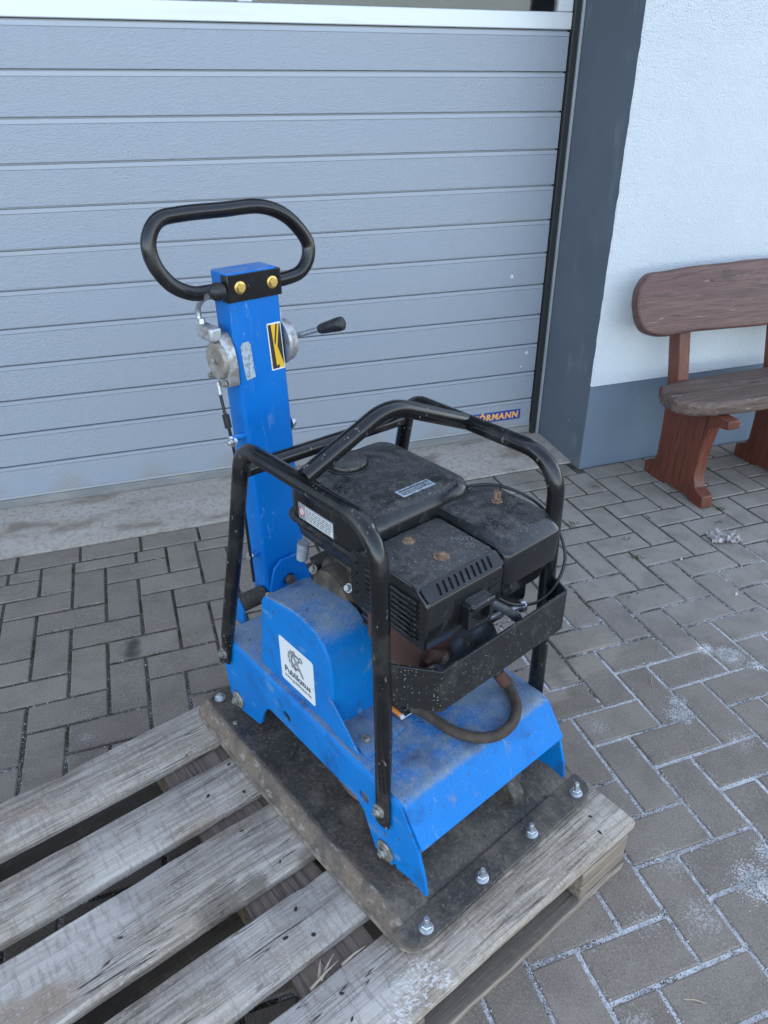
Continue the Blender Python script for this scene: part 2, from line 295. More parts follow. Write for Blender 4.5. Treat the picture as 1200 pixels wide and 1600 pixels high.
def wood_mat(name, base, dark, light, gscale, extra=(), along='x', rough=.85, bump=.5, ring=.6):
    lx = {'x': (gscale*.05, gscale, gscale), 'y': (gscale, gscale*.05, gscale), 'z': (gscale, gscale, gscale*.05)}[along]
    lf = tuple(v*3.0 for v in lx); lw = tuple(v*.22 for v in lx); lr = tuple(v*.16 for v in lx)
    M(name, base, rough, layers=[
        dict(t='rand', c=tuple(v*.78 for v in base), a=.6),
        dict(t='noise', s=lw, lo=.35, hi=.65, c=dark, a=.5, d=2),
        dict(t='noise', s=lx, lo=.42, hi=.62, c=light, a=.55, d=3),
        dict(t='rings', s=lr, k=9, lo=.62, hi=.98, c=dark, a=ring, d=2),
        dict(t='noise', s=lf, lo=.55, hi=.64, c=tuple(v*.5 for v in dark), a=.7, d=2),
        dict(t='crack', s=tuple(v*.28 for v in lx), lo=.002, hi=.006, c=tuple(v*.22 for v in dark), a=.85, n=tuple(v*.12 for v in lx), nlo=.5, nhi=.56)] + list(extra),
      bumps=[dict(s=lx, k=bump, m=.0022, d=3), dict(s=lf, k=bump, m=.0012, d=2)])
wood_mat('pallet_wood', (.40, .33, .26), (.215, .165, .122), (.57, .495, .415), 85, ring=.75, bump=.7, extra=[
    dict(t='noise', s=3.2, lo=.42, hi=.66, c=(.56, .515, .465), a=.6),
    dict(t='noise', s=(5, 9, 9), lo=.53, hi=.70, c=(.27, .175, .105), a=.7),
    dict(t='noise', s=(3, 6, 6), lo=.56, hi=.70, c=(.14, .105, .08), a=.6, off=(5, 2, 1)),
    dict(t='noise', s=(130, 22, 60), lo=.50, hi=.66, c=(.22, .175, .14), a=.45, off=(2, 8, 1)),
    dict(t='noise', s=(190, 190, 190), lo=.55, hi=.68, c=(.60, .54, .47), a=.35, d=2),
    dict(t='crack', s=(2.2, 38, 38), lo=.002, hi=.008, c=(.035, .027, .02), a=.9, n=(3, 8, 8), nlo=.52, nhi=.56, off=(9, 1, 4)),
    dict(t='spots', p=[(.30, -.995, .144, .09), (.36, -.98, .144, .06), (.47, -.955, .144, .05)], s=25, k=.8, lo=.3, hi=.9, c=(.09, .065, .05), a=.6),
    dict(t='spots', p=[(.56, -1.235, .144, .10), (.60, -1.22, .144, .08), (.53, -1.262, .144, .08), (.62, -1.235, .144, .05), (.58, -1.20, .144, .05)], s=(110, 160, 160), k=2.8, lo=.85, hi=1.2, c=(.66, .64, .61), a=.75),
    dict(t='dots', s=110, q=.90, k=1.0, c=(.55, .5, .44), a=.6)])
wood_mat('pallet_wood_shaded', (.34, .28, .22), (.19, .145, .105), (.48, .415, .345), 85, ring=.7, bump=.6, extra=[dict(t='up', lo=.6, hi=.95, c=(.085, .070, .058), a=.85), dict(t='noise', s=60, lo=.55, hi=.7, c=(.2, .17, .14), a=.4)])  # shade under the deck painted as a dark layer on upward faces
wood_mat('pallet_wood_raw', (.34, .27, .19), (.22, .16, .10), (.45, .38, .29), 55)
wood_mat('pallet_wood_dark', (.20, .15, .115), (.12, .088, .066), (.26, .205, .165), 55, along='y')
wood_mat('pallet_block', (.28, .215, .16), (.15, .11, .08), (.40, .33, .26), 60)
wood_mat('bench_wood', (.125, .058, .046), (.070, .033, .026), (.165, .085, .068), 60, rough=.5, bump=.3, ring=.4, extra=[
    dict(t='rings', s=(1.1, 9, 9), k=14, lo=.80, hi=.99, c=(.25, .17, .14), a=.16), dict(t='noise', s=(9, 70, 70), lo=.68, hi=.73, c=(.36, .28, .25), a=.6), dict(t='noise', s=2.5, lo=.4, hi=.7, c=(.135, .080, .068), a=.5),
    dict(t='noise', s=9, lo=.66, hi=.72, c=(.04, .025, .02), a=.5)])
wood_mat('bench_seat_wood', (.125, .080, .064), (.075, .046, .036), (.185, .13, .105), 60, rough=.6, bump=.4, ring=.4, extra=[
    dict(t='rings', s=(1.1, 9, 9), k=14, lo=.82, hi=.99, c=(.28, .21, .17), a=.18), dict(t='noise', s=(12, 50, 50), lo=.64, hi=.71, c=(.36, .31, .28), a=.6)])
wood_mat('bench_leg_wood', (.155, .042, .022), (.115, .030, .016), (.18, .056, .030), 40, along='z', rough=.42, bump=.15, ring=.3, extra=[
    dict(t='noise', s=6, lo=.45, hi=.7, c=(.09, .028, .018), a=.6), dict(t='dots', s=90, q=.90, k=1.0, c=(.4, .33, .28), a=.5)])
M('moss', (.045, .062, .020), .9, layers=[dict(t='rand', c=(.09, .085, .035), a=.8)])
M('straw', (.42, .36, .22), .8)
M('foil', (.55, .50, .46), .3, .1, layers=[dict(t='noise', s=60, lo=.45, hi=.6, c=(.75, .72, .72), a=.9), dict(t='noise', s=40, lo=.6, hi=.7, c=(.25, .15, .10), a=.8)], bumps=[dict(s=90, k=.5, m=.003)])
M('grit', (.76, .75, .73), .95, layers=[dict(t='rand', c=(.16, .145, .13), a=.95)])
M('pebble', (.55, .53, .50), .9)

# ------------------------------------------------------------------ geometry helpers
def obj(name, me, mat, parent=None, bevel=0, seg=2, smooth=None):
    if isinstance(me, bmesh.types.BMesh):
        bm = me; bmesh.ops.recalc_face_normals(bm, faces=bm.faces[:])
        me = bpy.data.meshes.new(name); bm.to_mesh(me); bm.free()
    if smooth is None: smooth = 35
    if smooth:
        for p in me.polygons: p.use_smooth = True
        me.set_sharp_from_angle(angle=R(smooth))
    if mat is not None and not me.materials: me.materials.append(MATS[mat])
    o = bpy.data.objects.new(name, me); COL.objects.link(o); o.parent = parent
    if bevel:
        b = o.modifiers.new('bevel', 'BEVEL'); b.width = bevel; b.segments = seg; b.limit_method = 'ANGLE'; b.angle_limit = R(30); b.harden_normals = False
    return o
def empty(name, loc=(0, 0, 0), rz=0, **props):
    o = bpy.data.objects.new(name, None); COL.objects.link(o); o.location = loc; o.rotation_euler = (0, 0, rz); o.empty_display_size = .05
    for k, v in props.items(): o[k] = v
    return o
def tag(o, **props):
    for k, v in props.items(): o[k] = v
    return o
def NBM(): return bmesh.new()
def box(bm, x0, x1, y0, y1, z0, z1):
    v = [bm.verts.new(p) for p in ((x0, y0, z0), (x1, y0, z0), (x1, y1, z0), (x0, y1, z0), (x0, y0, z1), (x1, y0, z1), (x1, y1, z1), (x0, y1, z1))]
    for f in ((0, 3, 2, 1), (4, 5, 6, 7), (0, 1, 5, 4), (1, 2, 6, 5), (2, 3, 7, 6), (3, 0, 4, 7)): bm.faces.new([v[i] for i in f])
    return v
def basis(o, u, v):
    u = Vector(u).normalized(); v = Vector(v).normalized(); n = u.cross(v)
    return Matrix(((u.x, v.x, n.x, o[0]), (u.y, v.y, n.y, o[1]), (u.z, v.z, n.z, o[2]), (0, 0, 0, 1)))
def plate(bm, outer, holes, t, mat):
    """polygon with holes in the local xy plane, thickness t along local +z, placed with matrix"""
    polys = [[Vector((a, b, 0)) for a, b in q] for q in [outer] + list(holes)]
    tris = geometry.tessellate_polygon(polys)
    flat = [p for q in polys for p in q]
    lo = [bm.verts.new(mat @ p) for p in flat]; hi = [bm.verts.new(mat @ (p + Vector((0, 0, t)))) for p in flat]
    for a, b, c in tris:
        bm.faces.new((lo[a], lo[b], lo[c])); bm.faces.new((hi[c], hi[b], hi[a]))
    k = 0
    for q in polys:
        n = len(q)
        for i in range(n):
            a, b = k+i, k+(i+1) % n
            bm.faces.new((lo[a], lo[b], hi[b], hi[a]))
        k += n
YZ = lambda x: Matrix(((0, 0, 1, x), (1, 0, 0, 0), (0, 1, 0, 0), (0, 0, 0, 1)))    # local x->Y, y->Z, z->X
def circ(cx, cy, r, n=16): return [(cx + r*math.cos(2*math.pi*i/n), cy + r*math.sin(2*math.pi*i/n)) for i in range(n)]
def rrect(x0, x1, y0, y1, r, n=5):
    P = []
    for cx, cy, a in ((x1-r, y1-r, 0), (x0+r, y1-r, 90), (x0+r, y0+r, 180), (x1-r, y0+r, 270)):
        for i in range(n+1):
            t = R(a + 90*i/n); P.append((cx + r*math.cos(t), cy + r*math.sin(t)))
    return P
def loft(bm, rings, close=True, cap0=True, cap1=True):
    V = [[bm.verts.new(p) for p in r] for r in rings]
    n = len(V[0])
    for a, b in zip(V, V[1:]):
        for i in range(n): bm.faces.new((a[i], a[(i+1) % n], b[(i+1) % n], b[i]))
    if cap0: bm.faces.new(list(reversed(V[0])))
    if cap1: bm.faces.new(V[-1])
    return V
def fillet(P, r, n=7):
    P = [Vector(p) for p in P]; out = [P[0]]
    for i in range(1, len(P)-1):
        rr = r[i-1] if isinstance(r, (list, tuple)) else r
        a = (P[i-1]-P[i]); b = (P[i+1]-P[i]); la, lb = a.length, b.length; a.normalize(); b.normalize()
        ang = a.angle(b); d = min(rr/math.tan(ang/2), la*.49, lb*.49); rr = d*math.tan(ang/2)
        c = P[i] + (a+b).normalized()*(rr/math.sin(ang/2))
        p0 = P[i]+a*d; p1 = P[i]+b*d; v0 = p0-c; v1 = p1-c; tot = v0.angle(v1)
        ax = v0.cross(v1).normalized()
        for k in range(n+1): out.append(c + Matrix.Rotation(tot*k/n, 3, ax) @ v0)
    out.append(P[-1]); return out
def smooth_path(P, k=6):
    P = [Vector(p) for p in P]; Q = [P[0]*2-P[1]] + P + [P[-1]*2-P[-2]]; out = []
    for i in range(1, len(Q)-2):
        for j in range(k):
            t = j/k; a, b, c, d = Q[i-1], Q[i], Q[i+1], Q[i+2]
            out.append(.5*((2*b) + (c-a)*t + (2*a-5*b+4*c-d)*t*t + (3*b-a-3*c+d)*t**3))
    out.append(P[-1]); return out
def tube(bm, P, r, n=12, ref=(0, 0, 1), scale=None):
    P = [Vector(p) for p in P]; rings = []
    T = [(P[min(i+1, len(P)-1)]-P[max(i-1, 0)]).normalized() for i in range(len(P))]
    u = Vector(ref); u = (u - T[0]*u.dot(T[0]))
    if u.length < 1e-4: u = T[0].orthogonal()
    u.normalize()
    for i, (p, t) in enumerate(zip(P, T)):
        u = (u - t*u.dot(t)).normalized(); v = t.cross(u)
        a, b = (1, 1) if scale is None else scale(i, p)
        rr = r[i] if isinstance(r, (list, tuple)) else r
        rings.append([p + u*(rr*a*math.cos(2*math.pi*k/n)) + v*(rr*b*math.sin(2*math.pi*k/n)) for k in range(n)])
    loft(bm, rings)
def cyl(bm, p0, p1, r, n=16, r1=None):
    p0, p1 = Vector(p0), Vector(p1); r1 = r if r1 is None else r1
    t = (p1-p0).normalized(); u = t.orthogonal().normalized(); v = t.cross(u)
    ring = lambda p, q: [p + u*(q*math.cos(2*math.pi*k/n)) + v*(q*math.sin(2*math.pi*k/n)) for k in range(n)]
    loft(bm, [ring(p0, r), ring(p1, r1)])
def lathe(bm, o, axis, prof, n=24, teeth=0, amp=0):
    o = Vector(o); t = Vector(axis).normalized(); u = t.orthogonal().normalized(); v = t.cross(u); rings = []
    for h, r in prof:
        rings.append([o + t*h + (u*math.cos(2*math.pi*k/n) + v*math.sin(2*math.pi*k/n))*(r*(1 + (amp if teeth and k % 2 else 0))) for k in range(n)])
    loft(bm, rings)
def ball(bm, c, r, n=14):
    bmesh.ops.create_uvsphere(bm, u_segments=n, v_segments=n//2+1, radius=r, matrix=Matrix.Translation(Vector(c)))
def hexbolt(bm, o, axis, r=.008, h=.006, washer=.012, stud=0, wt=.0018):
    o = Vector(o); t = Vector(axis).normalized()
    if washer: lathe(bm, o, t, [(-.002, washer), (wt*.7, washer), (wt, washer*.93)], 20)
    u = t.orthogonal().normalized(); v = t.cross(u)
    ring = lambda q, hh: [o + t*hh + u*(q*math.cos(math.pi/3*k)) + v*(q*math.sin(math.pi/3*k)) for k in range(6)]
    loft(bm, [ring(r, wt*.5), ring(r, wt+h*.85), ring(r*.88, wt+h)])
    if stud: lathe(bm, o, t, [(0, r*.52), (wt+h+stud*.9, r*.52), (wt+h+stud, r*.42)], 12)
def text(name, body, size, mat, parent, mtx, bold=0, spacing=1.0, extrude=.0003, align='CENTER', shear=0, sx=1):
    cu = bpy.data.curves.new(name, 'FONT'); cu.body = body; cu.size = size; cu.align_x = align; cu.align_y = 'CENTER'
    cu.offset = bold; cu.extrude = extrude; cu.space_character = spacing; cu.resolution_u = 2; cu.shear = shear
    to = bpy.data.objects.new(name, cu); COL.objects.link(to)
    bpy.context.view_layer.update()
    me = bpy.data.meshes.new_from_object(to.evaluated_get(bpy.context.evaluated_depsgraph_get()))
    bpy.data.objects.remove(to)
    me.name = name; me.materials.clear()
    me.transform(mtx @ Matrix.Diagonal((sx, 1, 1, 1)))
    return obj(name, me, mat, parent, smooth=0)

# ------------------------------------------------------------------ setting: ground, pavement
bm = NBM(); box(bm, -150, 150, -150, 150, -.30, -.030)
tag(obj('ground', bm, 'ground_far', smooth=0), kind='structure')
PX0, PX1, PY0, PY1 = -3.2, 5.2, -3.6, .5
bm = NBM(); box(bm, PX0, PX1, PY0, .57, -.06, -.0045)
pavement = tag(obj('pavement', bm, 'joint_sand', smooth=0), kind='structure')
def paver_bm(bm, sx, sy, M4):
    g, hz, ch = .0045, .034, .0035
    a, b = sx/2-g, sy/2-g
    rings = []
    for ins, z in ((0, -hz), (0, -ch), (ch*.3, -ch*.35), (ch, 0)):
        rings.append([M4 @ Vector(q) for q in ((-a+ins, -b+ins, z), (a-ins, -b+ins, z), (a-ins, b-ins, z), (-a+ins, b-ins, z))])
    loft(bm, rings, cap0=False)
def to_px(P):
    d = Vector(P)-CAM_P; zc = d.dot(FWD)
    if zc < .1: return None
    return (600+FPX*d.dot(RT)/zc, 800-FPX*d.dot(UP)/zc, zc)
stones = []
def clipped(x0, x1, y0, y1):
    lim = .4675 if (x0+x1)/2 < 1.96 else .502
    if y0 >= lim - .02: return
    y1 = min(y1, lim); stones.append((x0, x1, y0, y1))
for u in range(int(PX0*10), int(PX1*10)):
    for v in range(int(PY0*10), 6):
        k = (u+v) % 4
        if k == 0: clipped(u*.1, u*.1+.2, v*.1, v*.1+.1)
        elif k == 2: clipped(u*.1, u*.1+.1, v*.1, v*.1+.2)
u = -3.18
while u < 1.95:
    stones.append((u, min(u+.2, 1.965), .4675, .568)); u += .2
PAL_A = R(18.7); PAL_O = Vector((1.08, -1.09, 0)); PE = Vector((math.cos(PAL_A), math.sin(PAL_A), 0)); PN = Vector((-math.sin(PAL_A), math.cos(PAL_A), 0))
def shown(s):
    c = Vector(((s[0]+s[1])/2, (s[2]+s[3])/2, 0)); q = to_px(c)
    if q is None or not (-40 < q[0] < 1240 and -40 < q[1] < 1660): return 0
    d = c-PAL_O; a, b = d.dot(PE), d.dot(PN)
    if -1.15 < a < -.05 and .05 < b < .80: return 0
    return (s[1]-s[0])*(s[3]-s[2])/q[2]**2
order = sorted(stones, key=shown, reverse=True)
meshes = {}; rest = NBM(); rr = random.Random(3)
for i, s in enumerate(order):
    sx, sy = s[1]-s[0], s[3]-s[2]; cx, cy2 = (s[0]+s[1])/2, (s[2]+s[3])/2
    rot = (rr.gauss(0, .004), rr.gauss(0, .004), rr.gauss(0, .006)); dz = rr.gauss(0, .0008)
    if i < 300 and shown(s) > 0:
        key = (round(sx, 3), round(sy, 3))
        if key not in meshes:
            bm = NBM(); paver_bm(bm, sx, sy, Matrix.Identity(4)); bmesh.ops.recalc_face_normals(bm, faces=bm.faces[:])
            me = bpy.data.meshes.new('paver'); bm.to_mesh(me); bm.free(); me.materials.append(MATS['pavers']); meshes[key] = me
        o = bpy.data.objects.new('paver', meshes[key]); COL.objects.link(o); o.parent = pavement
        o.location = (cx, cy2, dz); o.rotation_euler = rot
    else:
        paver_bm(rest, sx, sy, Matrix.Translation((cx, cy2, dz)) @ Matrix.Rotation(rot[2], 4, 'Z'))
tag(obj('paver_field', rest, 'pavers', pavement, smooth=0), kind='stuff')

# concrete apron in front of the door: a low ramp with uneven edge
bm = NBM(); nx = 90; rows = []
for j, (y, z) in enumerate(((.572, -.05), (.572, .0035), (.59, .006), (.70, .013), (.80, .018), (.98, .022))):
    row = []
    for i in range(nx+1):
        x = -1.62 + i*(3.63)/nx
        jit = noise.noise((x*9, 3.1, 0))*.004 + noise.noise((x*31, 1.1, 0))*.0025 if j < 3 else 0
        row.append(bm.verts.new((x, y+jit, z + (noise.noise((x*4, y*4, 5))*.002 if j > 1 else 0))))
    rows.append(row)
for a, b in zip(rows, rows[1:]):
    for i in range(nx): bm.faces.new((a[i], a[i+1], b[i+1], b[i]))
tag(obj('concrete_apron', bm, 'concrete', smooth=60), kind='structure')

# ------------------------------------------------------------------ building
bld = empty('workshop_building', (1.99, .505, 0), label='workshop wall of white roughcast with slate grey plinth and door surround', category='building')
OB = Vector((1.99, .505, 0))
def bpart(name, mat, boxes, bevel=0, smooth=35):
    bm = NBM()
    for q in boxes: box(bm, q[0]-OB.x, q[1]-OB.x, q[2]-OB.y, q[3]-OB.y, q[4], q[5])
    return obj(name, bm, mat, bld, bevel=bevel, smooth=smooth)
# rendered wall: front sheet with a slightly ragged left edge where the roughcast stops
bm = NBM(); nz = 120; L0, L1, L2 = [], [], []
for i in range(nz+1):
    z = .362 + (3.6-.362)*i/nz
    jx = noise.noise((z*23, 0, 0))*.0035 + noise.noise((z*70, 5, 0))*.0025
    jy = .499
    L0.append(bm.verts.new((1.9895 - .0025 + jx - OB.x, .5065 - OB.y, z))); L1.append(bm.verts.new((1.9935 + jx - OB.x, jy - OB.y, z))); L2.append(bm.verts.new((6.0 - OB.x, jy - OB.y, z)))
for a, b in ((L0, L1), (L1, L2)):
    for i in range(nz): bm.faces.new((a[i], b[i], b[i+1], a[i+1]))
lo = [L0[0], L1[0], L2[0]]
bk = bm.verts.new((6.0-OB.x, .5065-OB.y, .362)); bm.faces.new((L0[0], L1[0], L2[0], bk))
obj('rendered_wall', bm, 'render_white', bld, smooth=50)
bpart('plinth', 'plinth_grey_lit', [(1.9903, 6.0, .5048, .5078, -.05, .361)], .001)
bpart('reveal', 'plinth_grey', [(1.99, 6.0, .5074, 1.2, -.05, 3.6)], .003)
bpart('lintel', 'plinth_grey', [(-1.62, 1.988, .507, 1.2, 2.62, 3.6)], .003)
bpart('wall_beyond_door', 'render_white', [(-6, -1.62, .505, 1.2, -.05, 3.6)], .003)
bpart('inner_wall', 'interior', [(-6, 6, 3.5, 3.6, -.05, 3.6), (-6, -5.9, 1.2, 3.5, -.05, 3.6), (5.9, 6, 1.2, 3.5, -.05, 3.6)])
bpart('roof_slab', 'interior', [(-9, 9, .45, 3.8, 3.6, 3.75)])  # unseen roof, widened past the walls so its shade covers the yard
bpart('inner_floor', 'interior', [(-5.9, 5.9, .99, 3.5, -.05, .015)])

# ------------------------------------------------------------------ sectional door
DA = -0.0147; DX, DY = 0.0, .903
door = empty('sectional_door', (DX, DY, .02), DA, label='silver grey ribbed sectional garage door behind the machine', category='garage door')
Z0, HH = .067-.02, .1241; XL, XR = -1.58, 1.948
def rib_mesh():
    # cross-section (y,z): face, bevel sloping back to the groove; y negative is towards the camera
    prof = [(.02, .0), (-.0005, .0), (-.0065, .0008), (-.007, .002), (-.007, HH-.0200), (-.0035, HH-.0194), (-.0035, HH-.0182), (-.0066, HH-.0176), (-.0064, HH-.0056), (.008, HH-.0050), (.008, HH-.0002), (.02, HH-.0002)]
    bm = NBM(); A = [bm.verts.new((XL, y, z)) for y, z in prof]; B = [bm.verts.new((XR, y, z)) for y, z in prof]; n = len(prof)
    for i in range(n):
        f = bm.faces.new((A[i], B[i], B[(i+1) % n], A[(i+1) % n])); f.material_index = 0 if i == 3 else 1
    bm.faces.new(list(reversed(A))); bm.faces.new(B)
    bmesh.ops.recalc_face_normals(bm, faces=bm.faces[:])
    me = bpy.data.meshes.new('panel'); bm.to_mesh(me); bm.free(); me.materials.append(MATS['door_face']); me.materials.append(MATS['door_smooth']); return me
rib = rib_mesh()
for k in range(12):
    o = bpy.data.objects.new('panel', rib); COL.objects.link(o); o.parent = door; o.location = (0, 0, Z0+HH*k)
ZT = Z0+HH*12
def dpart(name, mat, boxes, bevel=0):
    bm = NBM()
    for q in boxes: box(bm, *q)
    return obj(name, bm, mat, door, bevel=bevel)
dpart('bottom_seal', 'seal_grey', [(XL, XR+.02, -.006, .02, .0, Z0-.012)], .004)
dpart('seal_rail', 'frame_steel', [(XL, XR+.01, -.004, .02, Z0-.010, Z0-.001)], .001)
dpart('window_rail', 'alu_white', [(XL, XR+.004, -.010, .03, ZT+.001, ZT+.052)], .003)
dpart('window_rail', 'alu_white', [(XL, XR+.004, -.010, .03, ZT+.56, ZT+.62)], .003)
for x0, x1 in ((-.58, -.53), (.79, .836), (1.895, XR+.004), (XL, XL+.05)):
    dpart('mullion', 'alu_white', [(x0, x1, -.008, .03, ZT+.053, ZT+.559)], .003)
for x0, x1 in ((-1.53, -.58), (-.53, .79), (.836, 1.895)):
    dpart('window_pane', 'window_glass', [(x0+.001, x1-.001, .008, .014, ZT+.054, ZT+.558)])
for k in range(3):
    o = bpy.data.objects.new('panel', rib); COL.objects.link(o); o.parent = door; o.location = (0, 0, ZT+.625+HH*k)
dpart('side_seal', 'seal_black', [(XR+.0045, XR+.030, -.022, .02, .0, 2.6)], .004)
dpart('frame_strip', 'frame_steel', [(XR+.031, XR+.040, -.030, .02, .0, 2.6)], .001)
# maker's plate, leaning slightly off level as in the photo
mp = dpart('maker_plate', 'sign_blue', [(1.640, 1.897, -.0095, -.0072, .079, .124)], .001)
text('lettering', 'HÖRMANN', .040, 'sign_orange', mp, basis((1.772, -.0096, .1005), (1, 0, 0), (0, 0, 1)), bold=.0019, spacing=1.16, shear=.12)

# ------------------------------------------------------------------ bench
bench = empty('wooden_bench', (2.235, .225, 0), label='rustic red-brown wooden bench with rounded plank seat and backrest against white wall', category='bench')
BO = Vector((2.235, .225, 0))
def leg_poly():
    P = [(.052, 0), (.13, 0), (.14, .012), (.27, .012), (.28, 0), (.40, 0), (.403, .045), (.385, .06), (.355, .075), (.345, .10), (.346, .20), (.352, .29), (.36, .31), (.40, .325), (.404, .366), (.022, .366), (.02, .335), (.085, .325), (.105, .305), (.112, .27), (.125, .18), (.122, .10), (.105, .065), (.06, .045)]
    return [(y-BO.y, z) for y, z in P]
bm = NBM(); plate(bm, leg_poly(), [], .05, YZ(0)); leg = obj('leg', bm, 'bench_leg_wood', bench, bevel=.004)
l2 = leg.copy(); COL.objects.link(l2); l2.location = (.465, 0, 0)
pp = [(.294-BO.y, .34), (.354-BO.y, .34), (.445-BO.y, .74), (.415-BO.y, .76), (.385-BO.y, .74)]
bm = NBM(); plate(bm, pp, [], .05, YZ(0)); post = obj('post', bm, 'bench_leg_wood', bench, bevel=.004); post.location.x = .0012
p2 = post.copy(); COL.objects.link(p2); p2.location = (.4662, 0, 0)
# seat slab
def slab(outline, t, r, segs=4):
    """rounded slab in local xy with thickness t (0..t), edge rounding r; outline already dense"""
    cx = sum(p[0] for p in outline)/len(outline); cyy = sum(p[1] for p in outline)/len(outline)
    def inset(d):
        Q = []
        n = len(outline)
        for i in range(n):
            a, b = Vector(outline[i-1]), Vector(outline[(i+1) % n]); tn = (b-a).normalized(); Q.append((outline[i][0]-tn.y*d, outline[i][1]+tn.x*d))
        return Q
    bm = NBM(); rings = []
    for i in range(segs+1):
        a = math.pi/2*i/segs; rings.append([(x, y, r-r*math.sin(a)) for x, y in inset(r-r*math.cos(math.pi/2-a) if False else r*(1-math.sin(a)) )] if False else [(x, y, r*(1-math.cos(a))) for x, y in inset(r*(1-math.sin(a)))])
    for i in range(segs+1):
        a = math.pi/2*(1-i/segs); rings.append([(x, y, t-r*(1-math.cos(a))) for x, y in inset(r*(1-math.sin(a)))])
    loft(bm, rings); return bm
def dense(P, k=5, wob=0, seed=0):
    Q = [v for v in smooth_path([(x, y, 0) for x, y in P] + [(P[0][0], P[0][1], 0)], k)][:-1]
    out = []
    for v in Q:
        n1 = noise.noise((v.x*9+seed, v.y*9, seed)); out.append((v.x, v.y + wob*n1))
    return out
seatP = [(2.098, .19), (2.10, .15), (2.13, .11), (2.19, .082), (2.28, .066), (2.45, .062), (2.65, .064), (2.80, .075), (2.87, .12), (2.885, .19), (2.87, .27), (2.82, .318), (2.65, .330), (2.45, .326), (2.30, .318), (2.19, .30), (2.12, .255)]
bm = slab(dense([(x-BO.x, y-BO.y) for x, y in seatP], 5, .004, 3), .055, .014); bm.transform(Matrix.Translation((0, 0, .3672)))
obj('seat', bm, 'bench_seat_wood', bench, smooth=50)
backP = [(2.015, .125), (2.022, .065), (2.05, .022), (2.12, .0), (2.22, .004), (2.40, .001), (2.60, -.003), (2.80, .002), (2.90, .01), (2.955, .05), (2.965, .12), (2.945, .19), (2.90, .225), (2.75, .236), (2.55, .240), (2.40, .237), (2.25, .234), (2.12, .226), (2.07, .220), (2.028, .178)]
bm = slab(dense([(x-BO.x, z) for x, z in backP], 5, .003, 9), .045, .010)
tl = math.atan2(.075, .22)
bm.transform(Matrix.Translation((0, .298-BO.y, .606)) @ Matrix(((1, 0, 0, 0), (0, math.sin(tl), math.cos(tl), 0), (0, math.cos(tl), -math.sin(tl), 0), (0, 0, 0, 1))))
obj('backrest', bm, 'bench_wood', bench, smooth=50)

# ------------------------------------------------------------------ pallet
pal = empty('wooden_pallet', PAL_O, PAL_A, label='weathered grey wooden pallet under the blue machine', category='pallet')
def board(name, x0, x1, y0, y1, z0, z1, mat, seed, n=40, jit=.0022, chip=True):
    bm = NBM(); rings = []
    for i in range(n+1):
        x = x0+(x1-x0)*i/n
        ja = noise.noise((x*7, seed, 0))*jit + noise.noise((x*28, seed, 4))*jit*.6; jb = noise.noise((x*7, seed+9, 0))*jit + noise.noise((x*28, seed+9, 4))*jit*.6
        jz = noise.noise((x*5, seed, 7))*jit*.4
        ca = .003 + max(0, noise.noise((x*11, seed, 2)))*.007; cb = .003 + max(0, noise.noise((x*11, seed, 12)))*.007
        if chip and noise.noise((x*17, seed, 30)) > .55: ca += .006
        if chip and noise.noise((x*17, seed, 60)) > .5: cb += .007
        a, b = y0+ja, y1+jb
        rings.append([(x, a+.002, z0), (x, b-.002, z0), (x, b, z0+.002), (x, b, z1-cb*.8), (x, b-cb, z1+jz), (x, (a+b)/2, z1+jz+.0006), (x, a+ca, z1+jz), (x, a, z1-ca*.8), (x, a, z0+.002)])
    loft(bm, rings); return obj(name, bm, mat, pal, smooth=40)
deck = []
for i, (a, b) in enumerate(((.0, .131), (.173, .287), (.327, .476), (.511, .628), (.681, .805))):
    deck.append(board('deck_board', -1.2, (0, -.004, -.002, -.006, -.012)[i], a, b, .1222, .144 + (0, -.0008, .0005, -.0004, .0008)[i], 'pallet_wood', i*3.7+1))
for i, (a, b) in enumerate(((-.145, -.004), (-.6725, -.5275), (-1.199, -1.055))):
    bm = NBM(); box(bm, a, b, .006, .799, .1005, .1218); obj('cross_board', bm, 'pallet_wood_dark', pal, bevel=.002)
    for j, (c, d) in enumerate(((.004, .104), (.3275, .4725), (.695, .795))):
        bm = NBM(); box(bm, a+.004, b-(.004 if i else .0), c, d, .0225, .1003); obj('block', bm, 'pallet_block', pal, bevel=.003)
for i, (a, b) in enumerate(((.0, .10), (.3275, .4725), (.70, .80))):
    board('bottom_board', -1.2, -.006, a, b, .0005, .0222, 'pallet_wood_shaded', 30+i*4.1)
# nail heads sunk in the deck boards
bmn = NBM(); lathe(bmn, (0, 0, -.003), (0, 0, 1), [(0, .0042), (.0037, .0042), (.0040, .0030)], 10)
bmesh.ops.recalc_face_normals(bmn, faces=bmn.faces[:]); nm = bpy.data.meshes.new('nail'); bmn.to_mesh(nm); bmn.free(); nm.materials.append(MATS['nail_dark'])
rn = random.Random(11)
for d, (a, b) in zip(deck, ((.0, .131), (.173, .287), (.327, .476), (.511, .628), (.681, .805))):
    for xc in (-.07, -.60):
        for q in range(3):
            o = bpy.data.objects.new('nail', nm); COL.objects.link(o); o.parent = d
            o.location = (xc + rn.uniform(-.05, .05), a+(b-a)*(.2+.3*q)+rn.uniform(-.008, .008), .1440); o.scale = (rn.uniform(.7, 1.3), rn.uniform(.45, .8), 1); o.rotation_euler.z = rn.uniform(0, 3)
